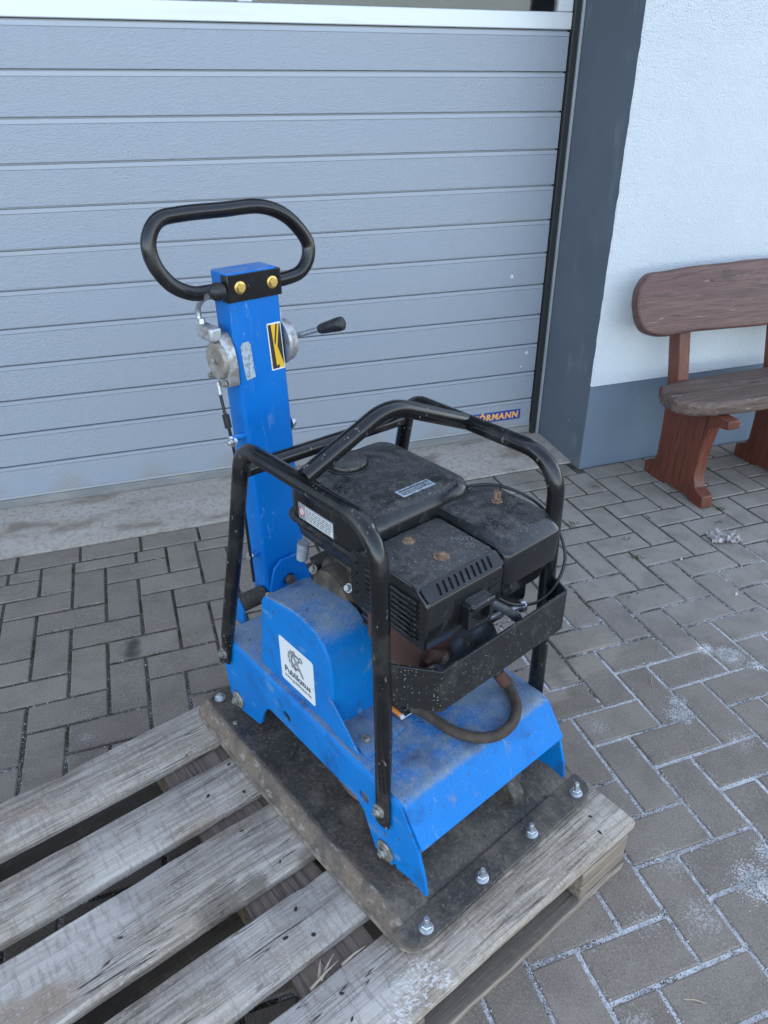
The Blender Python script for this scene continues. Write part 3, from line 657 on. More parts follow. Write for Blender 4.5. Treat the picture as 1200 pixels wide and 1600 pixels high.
# splinters at the near edge of the wide board beside the plate
for k, (x, y, l, a) in enumerate(((-.640, .135, .045, .5), (-.660, .134, .06, .15), (-.60, .134, .05, .0), (-.64, .14, .03, .9))):
    bm = NBM(); dv = Vector((math.cos(a), math.sin(a), .02)); o0 = Vector((x, y, .140)); tube(bm, [o0, o0+dv*l*.5+Vector((0, 0, .004)), o0+dv*l], [.0028, .002, .0006], 5)
    obj('splinter', bm, 'pallet_wood_raw', deck[0])

# ------------------------------------------------------------------ plate compactor (local frame: x across, y towards the handle)
TH = R(21.4); CO = Vector((.615, -1.161, 0))
pc = empty('plate_compactor', CO, TH, label='blue reversible plate compactor with black engine and roll cage on pallet', category='plate compactor')
def P(name, bm, mat, parent=pc, bevel=0, seg=2, smooth=None): return obj(name, bm, mat, parent, bevel, seg, smooth)
# base plate and mat
def outline(ins, z, r=.045, n=7):
    Q = rrect(-.050+ins, .447-ins, -.020+ins, .724-ins, max(r-ins*.5, .012), n); out = []
    D = []
    for i, a in enumerate(Q):
        b = Q[(i+1) % len(Q)]; m = max(1, int(math.hypot(b[0]-a[0], b[1]-a[1])/.03))
        for k in range(m): D.append((a[0]+(b[0]-a[0])*k/m, a[1]+(b[1]-a[1])*k/m))
    for x, y in D:
        t = (y-.352)/.372; x += (-.007 if x < .2 else .007)*(1-min(1, t*t)); out.append((x, y, z))
    return out
bm = NBM(); loft(bm, [outline(.003, .1448), outline(0, .1470), outline(0, .1545), outline(.002, .1565)]); mat_ = P('rubber_mat', bm, 'rubber_mat', smooth=50)
bm = NBM(); rings = []
def zl(y, z):  # plate dips under the clamp strip at the front
    t = max(0, min(1, (y-.030)/.012)); return .1572 + (z-.1572)*(.10+.90*t)
RN = [(.0035, .1570), (.003, .1605), (.007, .1665), (.014, .1745), (.021, .1818), (.0245, .1842), (.0275, .1846), (.033, .1832), (.050, .1795), (.085, .1765)]
NV = len(outline(0, 0))
base_ring = [Vector((x, y, 0)) for x, y, z in outline(0, 0)]
cen = Vector((.2, .352, 0))
for ins, z in RN:
    ring = []
    for v in base_ring:
        d = Vector((max(-.05+.04, min(.447-.04, v.x)), max(.02, min(.684, v.y)), 0)) - v
        dl = d.length or 1; q = v + d/dl*ins
        wob = noise.noise((q.x*14, q.y*9, 1))*.0016 if ins > .006 else 0
        ring.append((q.x, q.y, zl(q.y, z)+wob))
    rings.append(ring)
V = loft(bm, rings, cap1=False)
inner = V[-1]; ib = rings[-1]
# flat inside, filled as a fan of rings so the surface can carry gentle waves
prev = V[-1]
for f in (.75, .5, .25, .08):
    cur = []
    for p_ in ib:
        q = cen + (Vector(p_)-cen)*f; cur.append(bm.verts.new((q.x, q.y, zl(q.y, .1755)+noise.noise((q.x*11, q.y*11, 2))*.0015)))
    n = len(cur)
    for i in range(n): bm.faces.new((prev[i], prev[(i+1) % n], cur[(i+1) % n], cur[i]))
    prev = cur
bm.faces.new(prev)
base = P('base_plate', bm, 'plate_steel', smooth=60)
base.data.materials.append(MATS['plate_rim'])
for f in base.data.polygons:
    c = f.center
    if (c.x < -.024 or c.x > .421 or c.y > .697) and c.z > .1572: f.material_index = 1
bm = NBM(); plate(bm, [(-.052+.034, -.0175), (.447-.034, -.0175)] + [(.413+.033*math.sin(R(a)), .0155-.033*math.cos(R(a))) for a in (15, 30, 45, 60, 75, 90)] + [(.4465, .033), (-.0515, .033), (-.0515, .0155)] + [(-.0185-.033*math.cos(R(a)), .0155-.033*math.sin(R(a))) for a in (15, 30, 45, 60, 75)], [], .0060, Matrix.Translation((0, 0, .1605))); strip = P('clamp_strip', bm, 'plate_steel', bevel=.002)
for x in (.0, .1355, .271, .408):
    bm = NBM(); hexbolt(bm, (x, .002, .1672), (rn.uniform(-.06, .06), rn.uniform(-.06, .06), 1), .0095, .0085, .0125, .016); P('bolt', bm, 'zinc', strip)
for x, y in ((.0, .677), (.408, .677)):
    bm = NBM(); hexbolt(bm, (x, y, .184), (0, 0, 1), .0085, .007, .0125, .003); P('bolt', bm, 'zinc', base)
bm = NBM(); lathe(bm, (-.012, .590, .180), (0, 0, 1), [(0, .006), (.003, .006), (.0045, .004)], 12); P('rivet', bm, 'plate_rim', base)
# chassis: side plates with legs and holes, bent top sheet
prof = [(.083, .3685), (.046, .31), (.026, .25), (.020, .214), (.022, .211), (.058, .216), (.094, .206), (.098, .214), (.106, .201), (.135, .197), (.152, .204), (.165, .232), (.182, .272), (.20, .287), (.478, .287), (.493, .280), (.510, .252), (.524, .214), (.533, .204), (.60, .190), (.640, .198), (.650, .208), (.661, .296), (.660, .3685)]
holes = [circ(.181, .307, .0125), circ(.417, .316, .0125)]
side_y = [p for p in prof]
bm = NBM()
plate(bm, prof, holes, .006, YZ(.016)); plate(bm, prof, holes, .006, YZ(.383))
def sheet(bm, path, x0, x1, t):
    """bent sheet: path of (y,z) points as the outer face, thickness t to the left of travel"""
    n = len(path); inn = []
    for i in range(n):
        a, b = Vector(path[max(i-1, 0)]), Vector(path[min(i+1, n-1)]); d = (b-a).normalized(); inn.append((path[i][0]+d.y*t, path[i][1]-d.x*t))
    sec = list(path)+list(reversed(inn))
    A = [bm.verts.new((x0, y, z)) for y, z in sec]; B = [bm.verts.new((x1, y, z)) for y, z in sec]; m = len(sec)
    for i in range(m): bm.faces.new((A[i], A[(i+1) % m], B[(i+1) % m], B[i]))
    for i in range(n-1):
        j = 2*n-1-i
        bm.faces.new((A[i], A[i+1], A[j-1], A[j])); bm.faces.new((B[i], B[i+1], B[j-1], B[j]))
fp = [(p.y, p.z) for p in fillet([(0, .036, .310), (0, .084, .380), (0, .655, .380), (0, .662, .335)], [.022, .012], 6)]
sheet(bm, fp, .0195, .3855, .005)
for xo, sg in ((.016, 1), (.389, -1)):       # folded shoulder between top and side
    sec = []
    rr_ = .0115
    for k in range(7):
        a = math.pi/2*k/6; sec.append((xo+sg*(rr_-rr_*math.cos(a)), .3685-.0004+rr_*math.sin(a)))
    sec.append((xo+sg*rr_, .3680))
    A = [bm.verts.new((x, .0835, z)) for x, z in sec]; B = [bm.verts.new((x, .6585, z)) for x, z in sec]; m = len(sec)
    for i in range(m): bm.faces.new((A[i], A[(i+1) % m], B[(i+1) % m], B[i]))
    bm.faces.new(A); bm.faces.new(B)
chassis = P('chassis', bm, 'blue', bevel=.0012, smooth=30)
for xs, sg in ((.0155, -1), (.3895, 1)):
    for y, z in ((.122, .226), (.614, .217)):
        bm = NBM(); lathe(bm, (xs, y, z), (sg, 0, 0), [(0, .0205), (.003, .0205), (.0045, .0185), (.0045, .012)], 26); hexbolt(bm, (xs+sg*.0045, y, z), (sg, 0, 0), .0095, .006, .0125, .004); P('buffer_bolt', bm, 'zinc_dirty', chassis)
for xs, sg in ((.022, 1), (.383, -1)):
    for y, z in ((.122, .224), (.614, .219)):
        bm = NBM(); lathe(bm, (xs, y, z), (sg, 0, 0), [(0, .024), (.004, .027), (.034, .027), (.038, .024)], 20); box(bm, *(sorted((xs+sg*.038, xs+sg*.050))), y-.032, y+.032, .172, z+.028); P('rubber_buffer', bm, 'plate_steel', chassis, bevel=.003)
# exciter housing on the plate
bm = NBM(); lathe(bm, (.060, .285, .235), (1, 0, 0), [(0, .045), (.002, .058), (.016, .062), (.018, .056), (.27, .056), (.272, .062), (.286, .058), (.288, .045)], 32); box(bm, .075, .335, .215, .355, .172, .235); P('exciter_housing', bm, 'plate_rim', bevel=.003)
bm = NBM()
for x, tk, pr in ((.040, .022, [(.075, .172), (.150, .172), (.160, .31), (.085, .31)]), (.285, .030, [(.055, .172), (.150, .172), (.150, .31), (.090, .31), (.075, .215), (.058, .195)]), (.16, .05, [(.15, .172), (.21, .172), (.21, .31), (.15, .31)])):
    bm = NBM(); plate(bm, pr, [], tk, YZ(x)); P('plate_rib', bm, 'plate_steel', base, bevel=.004)
# belt guard
gp = [(.522, .378), (.496, .545), (.488, .558), (.475, .565), (.408, .580), (.360, .584), (.325, .578), (.300, .562), (.285, .537), (.279, .505), (.2785, .378)]
bm = NBM(); plate(bm, gp, [], .098, YZ(.030)); guard = P('belt_guard', bm, 'blue', bevel=.005, seg=3, smooth=50)
bm = NBM(); plate(bm, [(.279, .3805), (.205, .3805), (.208, .386), (.279, .455)], [], .004, YZ(.026)); P('gusset', bm, 'blue', guard, bevel=.001)
bm = NBM(); plate(bm, [(.19, .035), (.279, .035), (.279, .130), (.20, .130)], [], .004, Matrix(((0, 1, 0, 0), (1, 0, 0, 0), (0, 0, 1, .3808), (0, 0, 0, 1)))); P('guard_foot', bm, 'blue', guard, bevel=.001)
bm = NBM(); hexbolt(bm, (.056, .222, .385), (0, 0, 1), .009, .006, .0); P('bolt', bm, 'zinc_dirty', guard)
for y, z in ((.503, .538), (.507, .520)):
    bm = NBM(); hexbolt(bm, (.055, y, z), (0, 1, .15), .007, .005, .010, .004); P('bolt', bm, 'zinc_dirty', guard)
# white sticker with emblem and lettering on the belt guard
STX = .0296
bm = NBM(); plate(bm, rrect(-.054, .054, -.052, .052, .006, 4), [], .0005, basis((STX, .3865, .449), (0, -1, 0), (0, 0, 1))); sticker = P('sticker', bm, 'sticker_white')
SM = basis((STX-.0007, .3865, .449), (0, -1, 0), (0, 0, 1))
def ring_arc(bm, cx, cy, r0, r1, a0, a1, t, Mx, n=20):
    o = [(cx+r1*math.cos(R(a0+(a1-a0)*i/n)), cy+r1*math.sin(R(a0+(a1-a0)*i/n))) for i in range(n+1)]
    i_ = [(cx+r0*math.cos(R(a0+(a1-a0)*i/n)), cy+r0*math.sin(R(a0+(a1-a0)*i/n))) for i in range(n, -1, -1)]
    plate(bm, o+i_, [], t, Mx)
SM2 = basis((STX, .3865, .449), (0, -1, 0), (0, 0, 1)) @ Matrix.Translation((0, 0, .0006))
bm = NBM(); ring_arc(bm, 0, .018, .0135, .0175, 40, 320, .0004, SM2); P('emblem', bm, 'print_grey', sticker, smooth=0)
bm = NBM()
for k in range(7):
    a = R(95+k*29); ux, uy = math.cos(a), math.sin(a)
    plate(bm, [(.018*ux-.004*uy-.004, .018+.018*uy+.004*ux), (.018*ux+.004*uy-.004, .018+.018*uy-.004*ux), (.0235*ux+.0028*uy-.004, .018+.0235*uy-.0028*ux), (.0235*ux-.0028*uy-.004, .018+.0235*uy+.0028*ux)], [], .0003, SM2)
ring_arc(bm, -.004, .018, .0175, .0205, 90, 275, .0003, SM2)
P('emblem', bm, 'print_mid', sticker, smooth=0)
bm = NBM(); Mw = SM2 @ Matrix.Translation((.002, .016, .00045)) @ Matrix.Rotation(R(-52), 4, 'Z')
plate(bm, [(-.016, -.0032), (.028, -.0032), (.031, 0), (.028, .0032), (-.016, .0032)], [], .0002, Mw); ring_arc(bm, -.019, 0, .003, .0075, 35, 325, .0002, Mw)
P('emblem', bm, 'print_mid', sticker, smooth=0)
bm = NBM(); Mw = SM2 @ Matrix.Translation((.004, .020, .0007)) @ Matrix.Rotation(R(48), 4, 'Z')
plate(bm, [(-.014, -.0026), (.014, -.0026), (.014, .0026), (-.014, .0026)], [], .0002, Mw); ring_arc(bm, .017, 0, .0026, .0062, 215, 505, .0002, Mw)
P('emblem', bm, 'print_mid', sticker, smooth=0)
text('lettering', 'Publikatus', .0205, 'print_black', sticker, SM2 @ Matrix.Translation((0, -.0205, 0)), bold=.0003)
text('lettering', 'www.publikatus.de', .0112, 'print_grey', sticker, SM2 @ Matrix.Translation((0, -.036, 0)))

# roll cage -------------------------------------------------------
cage = empty('roll_cage'); cage.parent = pc
def lean(x0, x1, pts): return [(x0+(x1-x0)*max(0, min(1, (z-.36)/.50)), y, z) for y, z in pts]
flat = lambda zf: (lambda i, p: ((.45, 1.25) if p.z < zf else ((.45+.55*min(1, (p.z-zf)/.05)), 1.25-.25*min(1, (p.z-zf)/.05))))
def subdiv_start(Pp, n=6):   # extra rings near both feet so that the flattened end can taper
    Pp = [Vector(p) for p in Pp]; a = [Pp[0].lerp(Pp[1], k/n*.35) for k in range(n)]; b = [Pp[-1].lerp(Pp[-2], k/n*.35) for k in range(n)]
    return a + Pp[1:-1] + list(reversed(b))
LU = [(.124, .303), (.126, .50), (.149, .862), (.497, .862), (.548, .649), (.640, .318)]
Lp = fillet(lean(.010, .028, LU), [.3, .07, .05, .3], 8); Lp = subdiv_start(Lp)
bm = NBM(); tube(bm, Lp, .0142, 16, ref=(1, 0, 0), scale=flat(.352)); P('side_hoop', bm, 'black_paint', cage, smooth=60)
RU = [(.118, .303), (.118, .46), (.122, .863), (.472, .863), (.505, .72), (.640, .318)]
Rp = subdiv_start(fillet(lean(.395, .380, RU), [.3, .065, .05, .3], 8))
bm = NBM(); tube(bm, Rp, .0142, 16, ref=(1, 0, 0), scale=flat(.352)); P('side_hoop', bm, 'black_paint', cage, smooth=60)
ARCH = fillet([(.028, .318, .882-.008), (.1935, .318, .9435), (.380, .322, .8625)], .09, 9)
bm = NBM(); tube(bm, ARCH, .0142, 16); P('lifting_arch', bm, 'black_paint', cage, smooth=60)
bm = NBM(); tube(bm, [(.026, .486, .824), (.381, .486, .820)], .0135, 16); P('cross_tube', bm, 'black_paint', cage, smooth=60)
for xs, sg in ((.0034, -1), (.4016, 1)):
    for y, z in ((.126, .336), (.633, .342)):
        bm = NBM(); hexbolt(bm, (xs, y, z), (sg, 0, 0), .0085, .006, .0125, .003); P('bolt', bm, 'zinc_dirty', cage)
# worn white mark on the arch
bm = NBM(); ax0, ax1 = Vector((.070, .318, .8898)), Vector((.102, .318, .9023)); tt = (ax1-ax0).normalized(); nn = Vector((0, -1, 0)); bb = tt.cross(nn)
rows_ = []
for i in range(13):
    p0 = ax0.lerp(ax1, i/12); tp = math.sin(math.pi*(i+.6)/13.2); a0 = R(84 - 22*tp + 6*noise.noise((i*.45, 1, 1))); a1 = R(86 + 20*tp + 6*noise.noise((i*.5, 7, 3)))
    if bb.z < 0: bb = -bb
    rows_.append([bm.verts.new(p0 + (nn*math.cos(a0+(a1-a0)*k/4) + bb*math.sin(a0+(a1-a0)*k/4))*.01448) for k in range(5)])
for a, b in zip(rows_, rows_[1:]):
    for k in range(4): bm.faces.new((a[k], a[k+1], b[k+1], b[k]))
P('paint_scrape', bm, 'sticker_white', cage, smooth=60)
# front guard strip
def strip_path(bm, pts, z0, z1, t):
    pts = [Vector((x, y, 0)) for x, y in pts]; n = len(pts); inn = []
    for i in range(n):
        d = (pts[min(i+1, n-1)]-pts[max(i-1, 0)]).normalized(); inn.append(pts[i]+Vector((-d.y, d.x, 0))*t)
    o0 = [bm.verts.new((p.x, p.y, z0)) for p in pts]; o1 = [bm.verts.new((p.x, p.y, z1)) for p in pts]; i0 = [bm.verts.new((p.x, p.y, z0)) for p in inn]; i1 = [bm.verts.new((p.x, p.y, z1)) for p in inn]
    for k in range(n-1):
        bm.faces.new((o0[k], o0[k+1], o1[k+1], o1[k])); bm.faces.new((i0[k+1], i0[k], i1[k], i1[k+1])); bm.faces.new((o1[k], o1[k+1], i1[k+1], i1[k])); bm.faces.new((o0[k+1], o0[k], i0[k], i0[k+1]))
    for k in (0, n-1): bm.faces.new((o0[k], o1[k], i1[k], i0[k]))
gs = [(p.x, p.y) for p in fillet([(.020, .132, 0), (.073, .062, 0), (.372, .065, 0), (.392, .112, 0)], .008, 4)]
bm = NBM(); strip_path(bm, gs, .562, .642, .005); P('front_guard', bm, 'black_sheet', bevel=.001)

# engine ----------------------------------------------------------
eng = empty('engine'); eng.parent = pc
def rbox(x0, x1, y0, y1, z0, z1, r, mat, name, parent=eng, seg=4, sm=50):
    bm = NBM(); box(bm, x0, x1, y0, y1, z0, z1); return P(name, bm, mat, parent, bevel=r, seg=seg, smooth=sm)
rbox(.14, .33, .215, .47, .386, .405, .003, 'black_sheet', 'engine_base')
rbox(.135, .33, .20, .46, .4052, .62, .025, 'engine_dirt', 'crankcase')
rbox(.150, .300, .235, .43, .55, .668, .012, 'engine_dirt', 'cylinder')
for k in range(6): rbox(.115, .33, .215, .30, .565+k*.016, .571+k*.016, .001, 'engine_block_grey', 'cooling_fin', seg=1)
bm = NBM(); lathe(bm, (.20, .175, .575), (0, -1, 0), [(0, .058), (.055, .058), (.068, .050), (.074, .035), (.076, .0001)], 28); P('head_cover', bm, 'engine_block_grey', eng, smooth=50)
bm = NBM(); hexbolt(bm, (.198, .098, .585), (0, -1, .2), .012, .008, .015); P('bolt', bm, 'engine_block_grey', eng)
# starter side cover towards the belt guard
bm = NBM(); lathe(bm, (.118, .40, .56), (1, 0, 0), [(0, .045), (.004, .055), (.03, .062), (.05, .062)], 28); P('side_cover', bm, 'engine_dirt', eng, smooth=50)
for y, z, mt in ((.452, .596, 'zinc_dirty'), (.345, .612, 'zinc')):
    bm = NBM(); hexbolt(bm, (.124, y, z), (-1, .0, .5), .0065, .006, .009); P('bolt', bm, mt, eng)
bm = NBM(); cyl(bm, (.14, .475, .585), (.20, .46, .60), .018); P('oil_filler', bm, 'engine_dirt', eng)
# fuel tank: lofted rounded body with seam flange
def tank_ring(ins, z, r): return [(x, y, z) for x, y in rrect(.100+ins, .343-ins, .250+ins, .500-ins, r, 6)]
bm = NBM()
loft(bm, [tank_ring(.050, .660, .03), tank_ring(.022, .664, .035), tank_ring(.008, .676, .04), tank_ring(.002, .706, .04), tank_ring(.002, .7135, .04), tank_ring(.0015, .752, .038), tank_ring(.003, .770, .036), tank_ring(.009, .7845, .034), tank_ring(.019, .7920, .030), tank_ring(.038, .7950, .026), tank_ring(.09, .7965, .02)])
tank = P('fuel_tank', bm, 'black_plastic', eng, smooth=60)
bm = NBM(); loft(bm, [tank_ring(-.004, .7070, .042), tank_ring(-.006, .7085, .042), tank_ring(-.006, .7115, .042), tank_ring(-.004, .7130, .042)]); P('seam_flange', bm, 'black_plastic', tank)
bm = NBM(); lathe(bm, (.196, .432, .7955), (0, 0, 1), [(0, .040), (.003, .040), (.0035, .0375), (.009, .0375), (.013, .0355), (.0145, .031), (.014, .012), (.015, .001)], 44, teeth=1, amp=-.035); P('fuel_cap', bm, 'black_plastic', tank, smooth=40)
bm = NBM(); lathe(bm, (.226, .396, .7961), (0, 0, 1), [(0, .062), (.0022, .060), (.0022, .058), (.0012, .056)], 48); P('filler_ring', bm, 'black_plastic', tank, smooth=50)
bm = NBM(); plate(bm, [(-.036, -.0115), (.036, -.0115), (.036, .0115), (-.036, .0115)], [], .0005, basis((.230, .2925, .7952), (1, .0, 0), (0, 1, .02))); lab = P('label', bm, 'sticker_pale', tank)
LM = basis((.230, .2925, .7960), (1, 0, 0), (0, 1, .02))
for k, (t_, s_z) in enumerate((('■■■■ ■■■■■ ■■■', .0060),)):
    pass
bm = NBM()
for row, (yy, hh) in enumerate(((.0055, .0045), (-.001, .0022), (-.0055, .0022))):
    x = -.032; rl = random.Random(row)
    while x < .029:
        ww = rl.uniform(.003, .008); box_ = [(x, yy-hh/2), (x+ww, yy-hh/2), (x+ww, yy+hh/2), (x, yy+hh/2)]
        plate(bm, box_, [], .0002, LM); x += ww+.0016
P('label_print', bm, 'print_grey', tank, smooth=0)
bm = NBM(); lm2 = basis((.1012, .402, .7345), (0, -1, 0), (.0, 0, 1)); plate(bm, [(-.050, -.0155), (.050, -.0155), (.050, .0155), (-.050, .0155)], [], .0006, lm2); P('label', bm, 'sticker_grey', tank)
bm = NBM(); lm3 = lm2 @ Matrix.Translation((0, 0, .0007)); plate(bm, [(-.029, -.013), (.048, -.013), (.048, .013), (-.029, .013)], [], .0002, lm3); P('label_print', bm, 'sticker_white', tank, smooth=0)
bm = NBM()
for k in range(6):
    yy = .010-.0039*k; rl = random.Random(50+k); x = -.027
    while x < .044:
        ww = rl.uniform(.004, .012); ww = min(ww, .046-x); plate(bm, [(x, yy-.0009), (x+ww, yy-.0009), (x+ww, yy+.0009), (x, yy+.0009)], [], .0002, lm3 @ Matrix.Translation((0, 0, .0004))); x += ww+.0018
P('label_print', bm, 'print_grey', tank, smooth=0)
bm = NBM(); plate(bm, circ(-.0395, .0, .0085, 20), [], .0003, lm3); P('label_print', bm, 'sticker_white', tank, smooth=0)
bm = NBM(); plate(bm, circ(-.0395, 0, .0085, 20), [circ(-.0395, 0, .0068, 20)], .0002, lm3 @ Matrix.Translation((0, 0, .0005))); plate(bm, [(-.0445, .004), (-.0435, .005), (-.0345, -.004), (-.0355, -.005)], [], .0002, lm3 @ Matrix.Translation((0, 0, .0005))); P('label_print', bm, 'print_red', tank, smooth=0)
# black slotted shroud between tank and muffler
bm = NBM(); slots = []
for j in range(2):
    for k in range(4): slots.append([(a, b) for a, b in rrect(.232+j*.020, .247+j*.020, .664+k*.019, .672+k*.019, .003, 3)])
plate(bm, rrect(.222, .280, .645, .745, .01, 4), slots, .003, YZ(.080)); shroud = P('shroud', bm, 'black_plastic', eng, bevel=.0008)
rbox(.0845, .21, .224, .278, .64, .742, .004, 'dark_void', 'shroud_shade', eng)  # near-black box painting the shade seen through the shroud slots
# muffler with guard
bm = NBM(); plate(bm, rrect(.125, .25, .575, .66, .02, 5), [], .12, YZ(.088)); P('muffler', bm, 'rust_red', eng, bevel=.008, seg=3, smooth=50)
mg = [(.258, .655), (.258, .745), (.250, .755), (.238, .7585), (.130, .7565), (.122, .7535), (.103, .7395), (.0985, .730), (.1005, .656), (.104, .650)]
bm = NBM(); plate(bm, mg, [], .163, YZ(.0745)); mguard = P('muffler_guard', bm, 'black_plastic', eng, bevel=.006, seg=3, smooth=45)
# slotted front lip (chamfer) standing proud of the guard
n_ = Vector((0, -.6, .8)); mid = Vector((.155, .1095, .7465))
lm4 = basis(mid + Vector((0, -.6, .8))*.0022, (1, 0, 0), (0, .8, .6))
sl_ = []
for k in range(10):
    x = -.050+k*.0118; sl_.append([(x+.0018+.0024*math.cos(t), .0072+.0024*math.sin(t)) for t in [R(a) for a in range(0, 181, 36)]] + [(x-.0018+.0024*math.cos(t), -.0072+.0024*math.sin(t)) for t in [R(a) for a in range(180, 361, 36)]])
sl_ = [[(a*1.0, b) for a, b in q] for q in sl_]
bm = NBM(); plate(bm, rrect(-.078, .080, -.0138, .0135, .005, 3), sl_, .0022, lm4); P('slotted_lip', bm, 'black_gloss', mguard, bevel=.0005)
bm = NBM(); plate(bm, [(-.060, -.0105), (.068, -.0105), (.068, .0105), (-.060, .0105)], [], .0008, basis(mid + n_*.0010, (1, 0, 0), (0, .8, .6))); P('slot_shade', bm, 'dark_void', mguard, smooth=0)  # shade behind the lip slots, put in as a near-black sheet
for x, y in ((.150, .222), (.160, .158)):
    bm = NBM(); lathe(bm, (x, y, .7568), (0, 0, 1), [(0, .013), (.001, .013), (.0016, .009)], 20); hexbolt(bm, (x, y, .758), (0, 0, 1), .0065, .003, .0085); P('bolt', bm, 'rust_bolt', mguard)
text('lettering', 'HOT!', .014, 'print_light', mguard, basis((.218, .172, .7580), (.75, -.66, 0), (.66, .75, 0)), bold=.0001)
bm = NBM(); hm = basis((.214, .150, .7576), (.75, -.66, 0), (.66, .75, 0)); plate(bm, circ(0, 0, .0075, 18), [circ(0, 0, .0062, 18)], .0003, hm); plate(bm, [(-.006, -.0006), (.006, -.0006), (.006, .0006), (-.006, .0006)], [], .0003, hm @ Matrix.Rotation(.8, 4, 'Z')); plate(bm, [(-.006, -.0006), (.006, -.0006), (.006, .0006), (-.006, .0006)], [], .0003, hm @ Matrix.Rotation(-.8, 4, 'Z') @ Matrix.Translation((0, 0, .0004))); P('heat_symbol', bm, 'print_light', mguard, smooth=0)
for k in range(8):
    bm = NBM(); box(bm, .0695, .0745, .118, .236, .664+k*.0095, .6685+k*.0095); P('louvre', bm, 'black_plastic', mguard, bevel=.001)
# exhaust outlet and clip on the front
bm = NBM(); plate(bm, rrect(.145, .200, .660, .714, .012, 4), [rrect(.153, .192, .668, .698, .008, 4)], .016, Matrix(((1, 0, 0, 0), (0, 0, -1, .0985), (0, 1, 0, 0), (0, 0, 0, 1)))); P('exhaust_outlet', bm, 'black_plastic', mguard, bevel=.002)
bm = NBM(); box(bm, .148, .197, .076, .0985, .700, .712); P('outlet_hood', bm, 'black_plastic', mguard, bevel=.003)
bm = NBM(); box(bm, .154, .191, .0975, .0985, .669, .697); P('outlet_shade', bm, 'dark_void', mguard)  # near-black block painting the shade inside the outlet
for k in range(2):
    for j in range(2):
        bm = NBM(); box(bm, .206+j*.014, .217+j*.014, .0978, .0990, .704+k*.011, .7095+k*.011); P('vent_slot', bm, 'dark_void', mguard)  # slots drawn as near-black boxes, their inner shade put into the colour
bm = NBM(); cyl(bm, (.112, .470, .618), (.112, .462, .655), .011, 14); P('fuel_filter', bm, 'sticker_grey', eng, smooth=50)
# control rod, carburettor and linkage in front of the air filter
bm = NBM(); tube(bm, smooth_path([(.205, .105, .680), (.228, .100, .664), (.255, .092, .640), (.272, .088, .622)], 4), [.0075]*9+[.008]*4, 10); P('throttle_lever', bm, 'engine_block_grey', eng, smooth=50)
bm = NBM(); cyl(bm, (.232, .115, .628), (.305, .098, .628), .005, 12); cyl(bm, (.292, .102, .628), (.300, .100, .628), .011, 12); P('linkage', bm, 'zinc', eng)
rbox(.225, .30, .13, .22, .585, .668, .01, 'engine_dirt', 'carburettor')
rbox(.255, .345, .125, .20, .60, .69, .014, 'black_plastic', 'filter_elbow')
bm = NBM(); cyl(bm, (.10, .12, .62), (.135, .118, .60), .012, 12); cyl(bm, (.075, .115, .598), (.11, .11, .585), .009, 12); cyl(bm, (.055, .125, .60), (.075, .12, .585), .008, 12); P('exhaust_stud', bm, 'rust_red', eng, smooth=50)
bm = NBM(); hexbolt(bm, (.125, .112, .606), (-.5, -1, .4), .0065, .006, .009); P('bolt', bm, 'zinc_dirty', eng)
# air filter box
def ar(x0, x1, y0, y1, z, r): return [(x, y, z) for x, y in rrect(x0, x1, y0, y1, r, 5)]
bm = NBM()
loft(bm, [ar(.258, .370, .116, .256, .650, .02), ar(.249, .379, .103, .267, .6895, .022), ar(.244, .385, .098, .272, .6905, .022), ar(.242, .383, .097, .275, .744, .018), ar(.244, .382, .099, .274, .748, .018), ar(.250, .377, .117, .269, .7660, .017), ar(.256, .372, .122, .264, .7690, .016), ar(.28, .35, .15, .24, .7700, .01)])
af = P('air_filter', bm, 'black_plastic', eng, smooth=40)
bm = NBM(); lathe(bm, (.334, .203, .7694), (0, 0, 1), [(0, .019), (.0012, .019), (.0012, .016), (.0004, .013)], 28); P('stud_seat', bm, 'black_plastic', af, smooth=50)
bm = NBM(); lathe(bm, (.334, .203, .7696), (0, 0, 1), [(0, .010), (.003, .010), (.0032, .0055), (.018, .0052), (.0185, .0035)], 10); box(bm, .3315, .3365, .197, .209, .775, .789); P('wing_stud', bm, 'rust_bolt', af)
# throttle cable looping round the air filter
bm = NBM(); tube(bm, smooth_path([(.300, .33, .70), (.318, .285, .762), (.362, .235, .778), (.395, .175, .762), (.408, .130, .725), (.402, .100, .680), (.375, .092, .640), (.330, .092, .625), (.270, .098, .645), (.235, .108, .672)], 7), .0028, 8); P('throttle_cable', bm, 'cable_black', eng, smooth=60)
# oil hose lying in a loop on the chassis
hp = [(.155, .235, .400), (.172, .19, .394), (.180, .141, .391), (.198, .101, .391), (.230, .076, .391), (.273, .076, .391), (.311, .097, .391), (.333, .127, .391), (.338, .150, .398), (.330, .168, .420), (.318, .18, .45)]
bm = NBM(); tube(bm, smooth_path(hp, 6), .0098, 14); hose = P('drain_hose', bm, 'hose_rubber', smooth=60)
bm = NBM(); tube(bm, [(.339, .146, .395), (.334, .163, .412)], .0125, 14); P('hose_clamp', bm, 'rust_red', hose)
bm = NBM(); box(bm, .135, .165, .222, .247, .384, .3935); P('tag', bm, 'tag_orange', pc, bevel=.002)
bm = NBM(); box(bm, .135, .168, .2155, .2215, .384, .3935); P('tag', bm, 'sticker_white', pc, bevel=.001)

# handle post -----------------------------------------------------
hpst = empty('handle_column'); hpst.parent = pc
def pst(x0, x1, y0, y1, z, r): return [(x, y, z) for x, y in rrect(x0, x1, y0, y1, r, 5)]
yb = lambda z: .678 + (z-.40)*.047
bm = NBM(); loft(bm, [pst(.149, .259, yb(z), yb(z)+.062, z, .010) for z in (.385, .60, .85, 1.086)]); post_ = P('post', bm, 'blue_clean', hpst, smooth=40, bevel=.002)
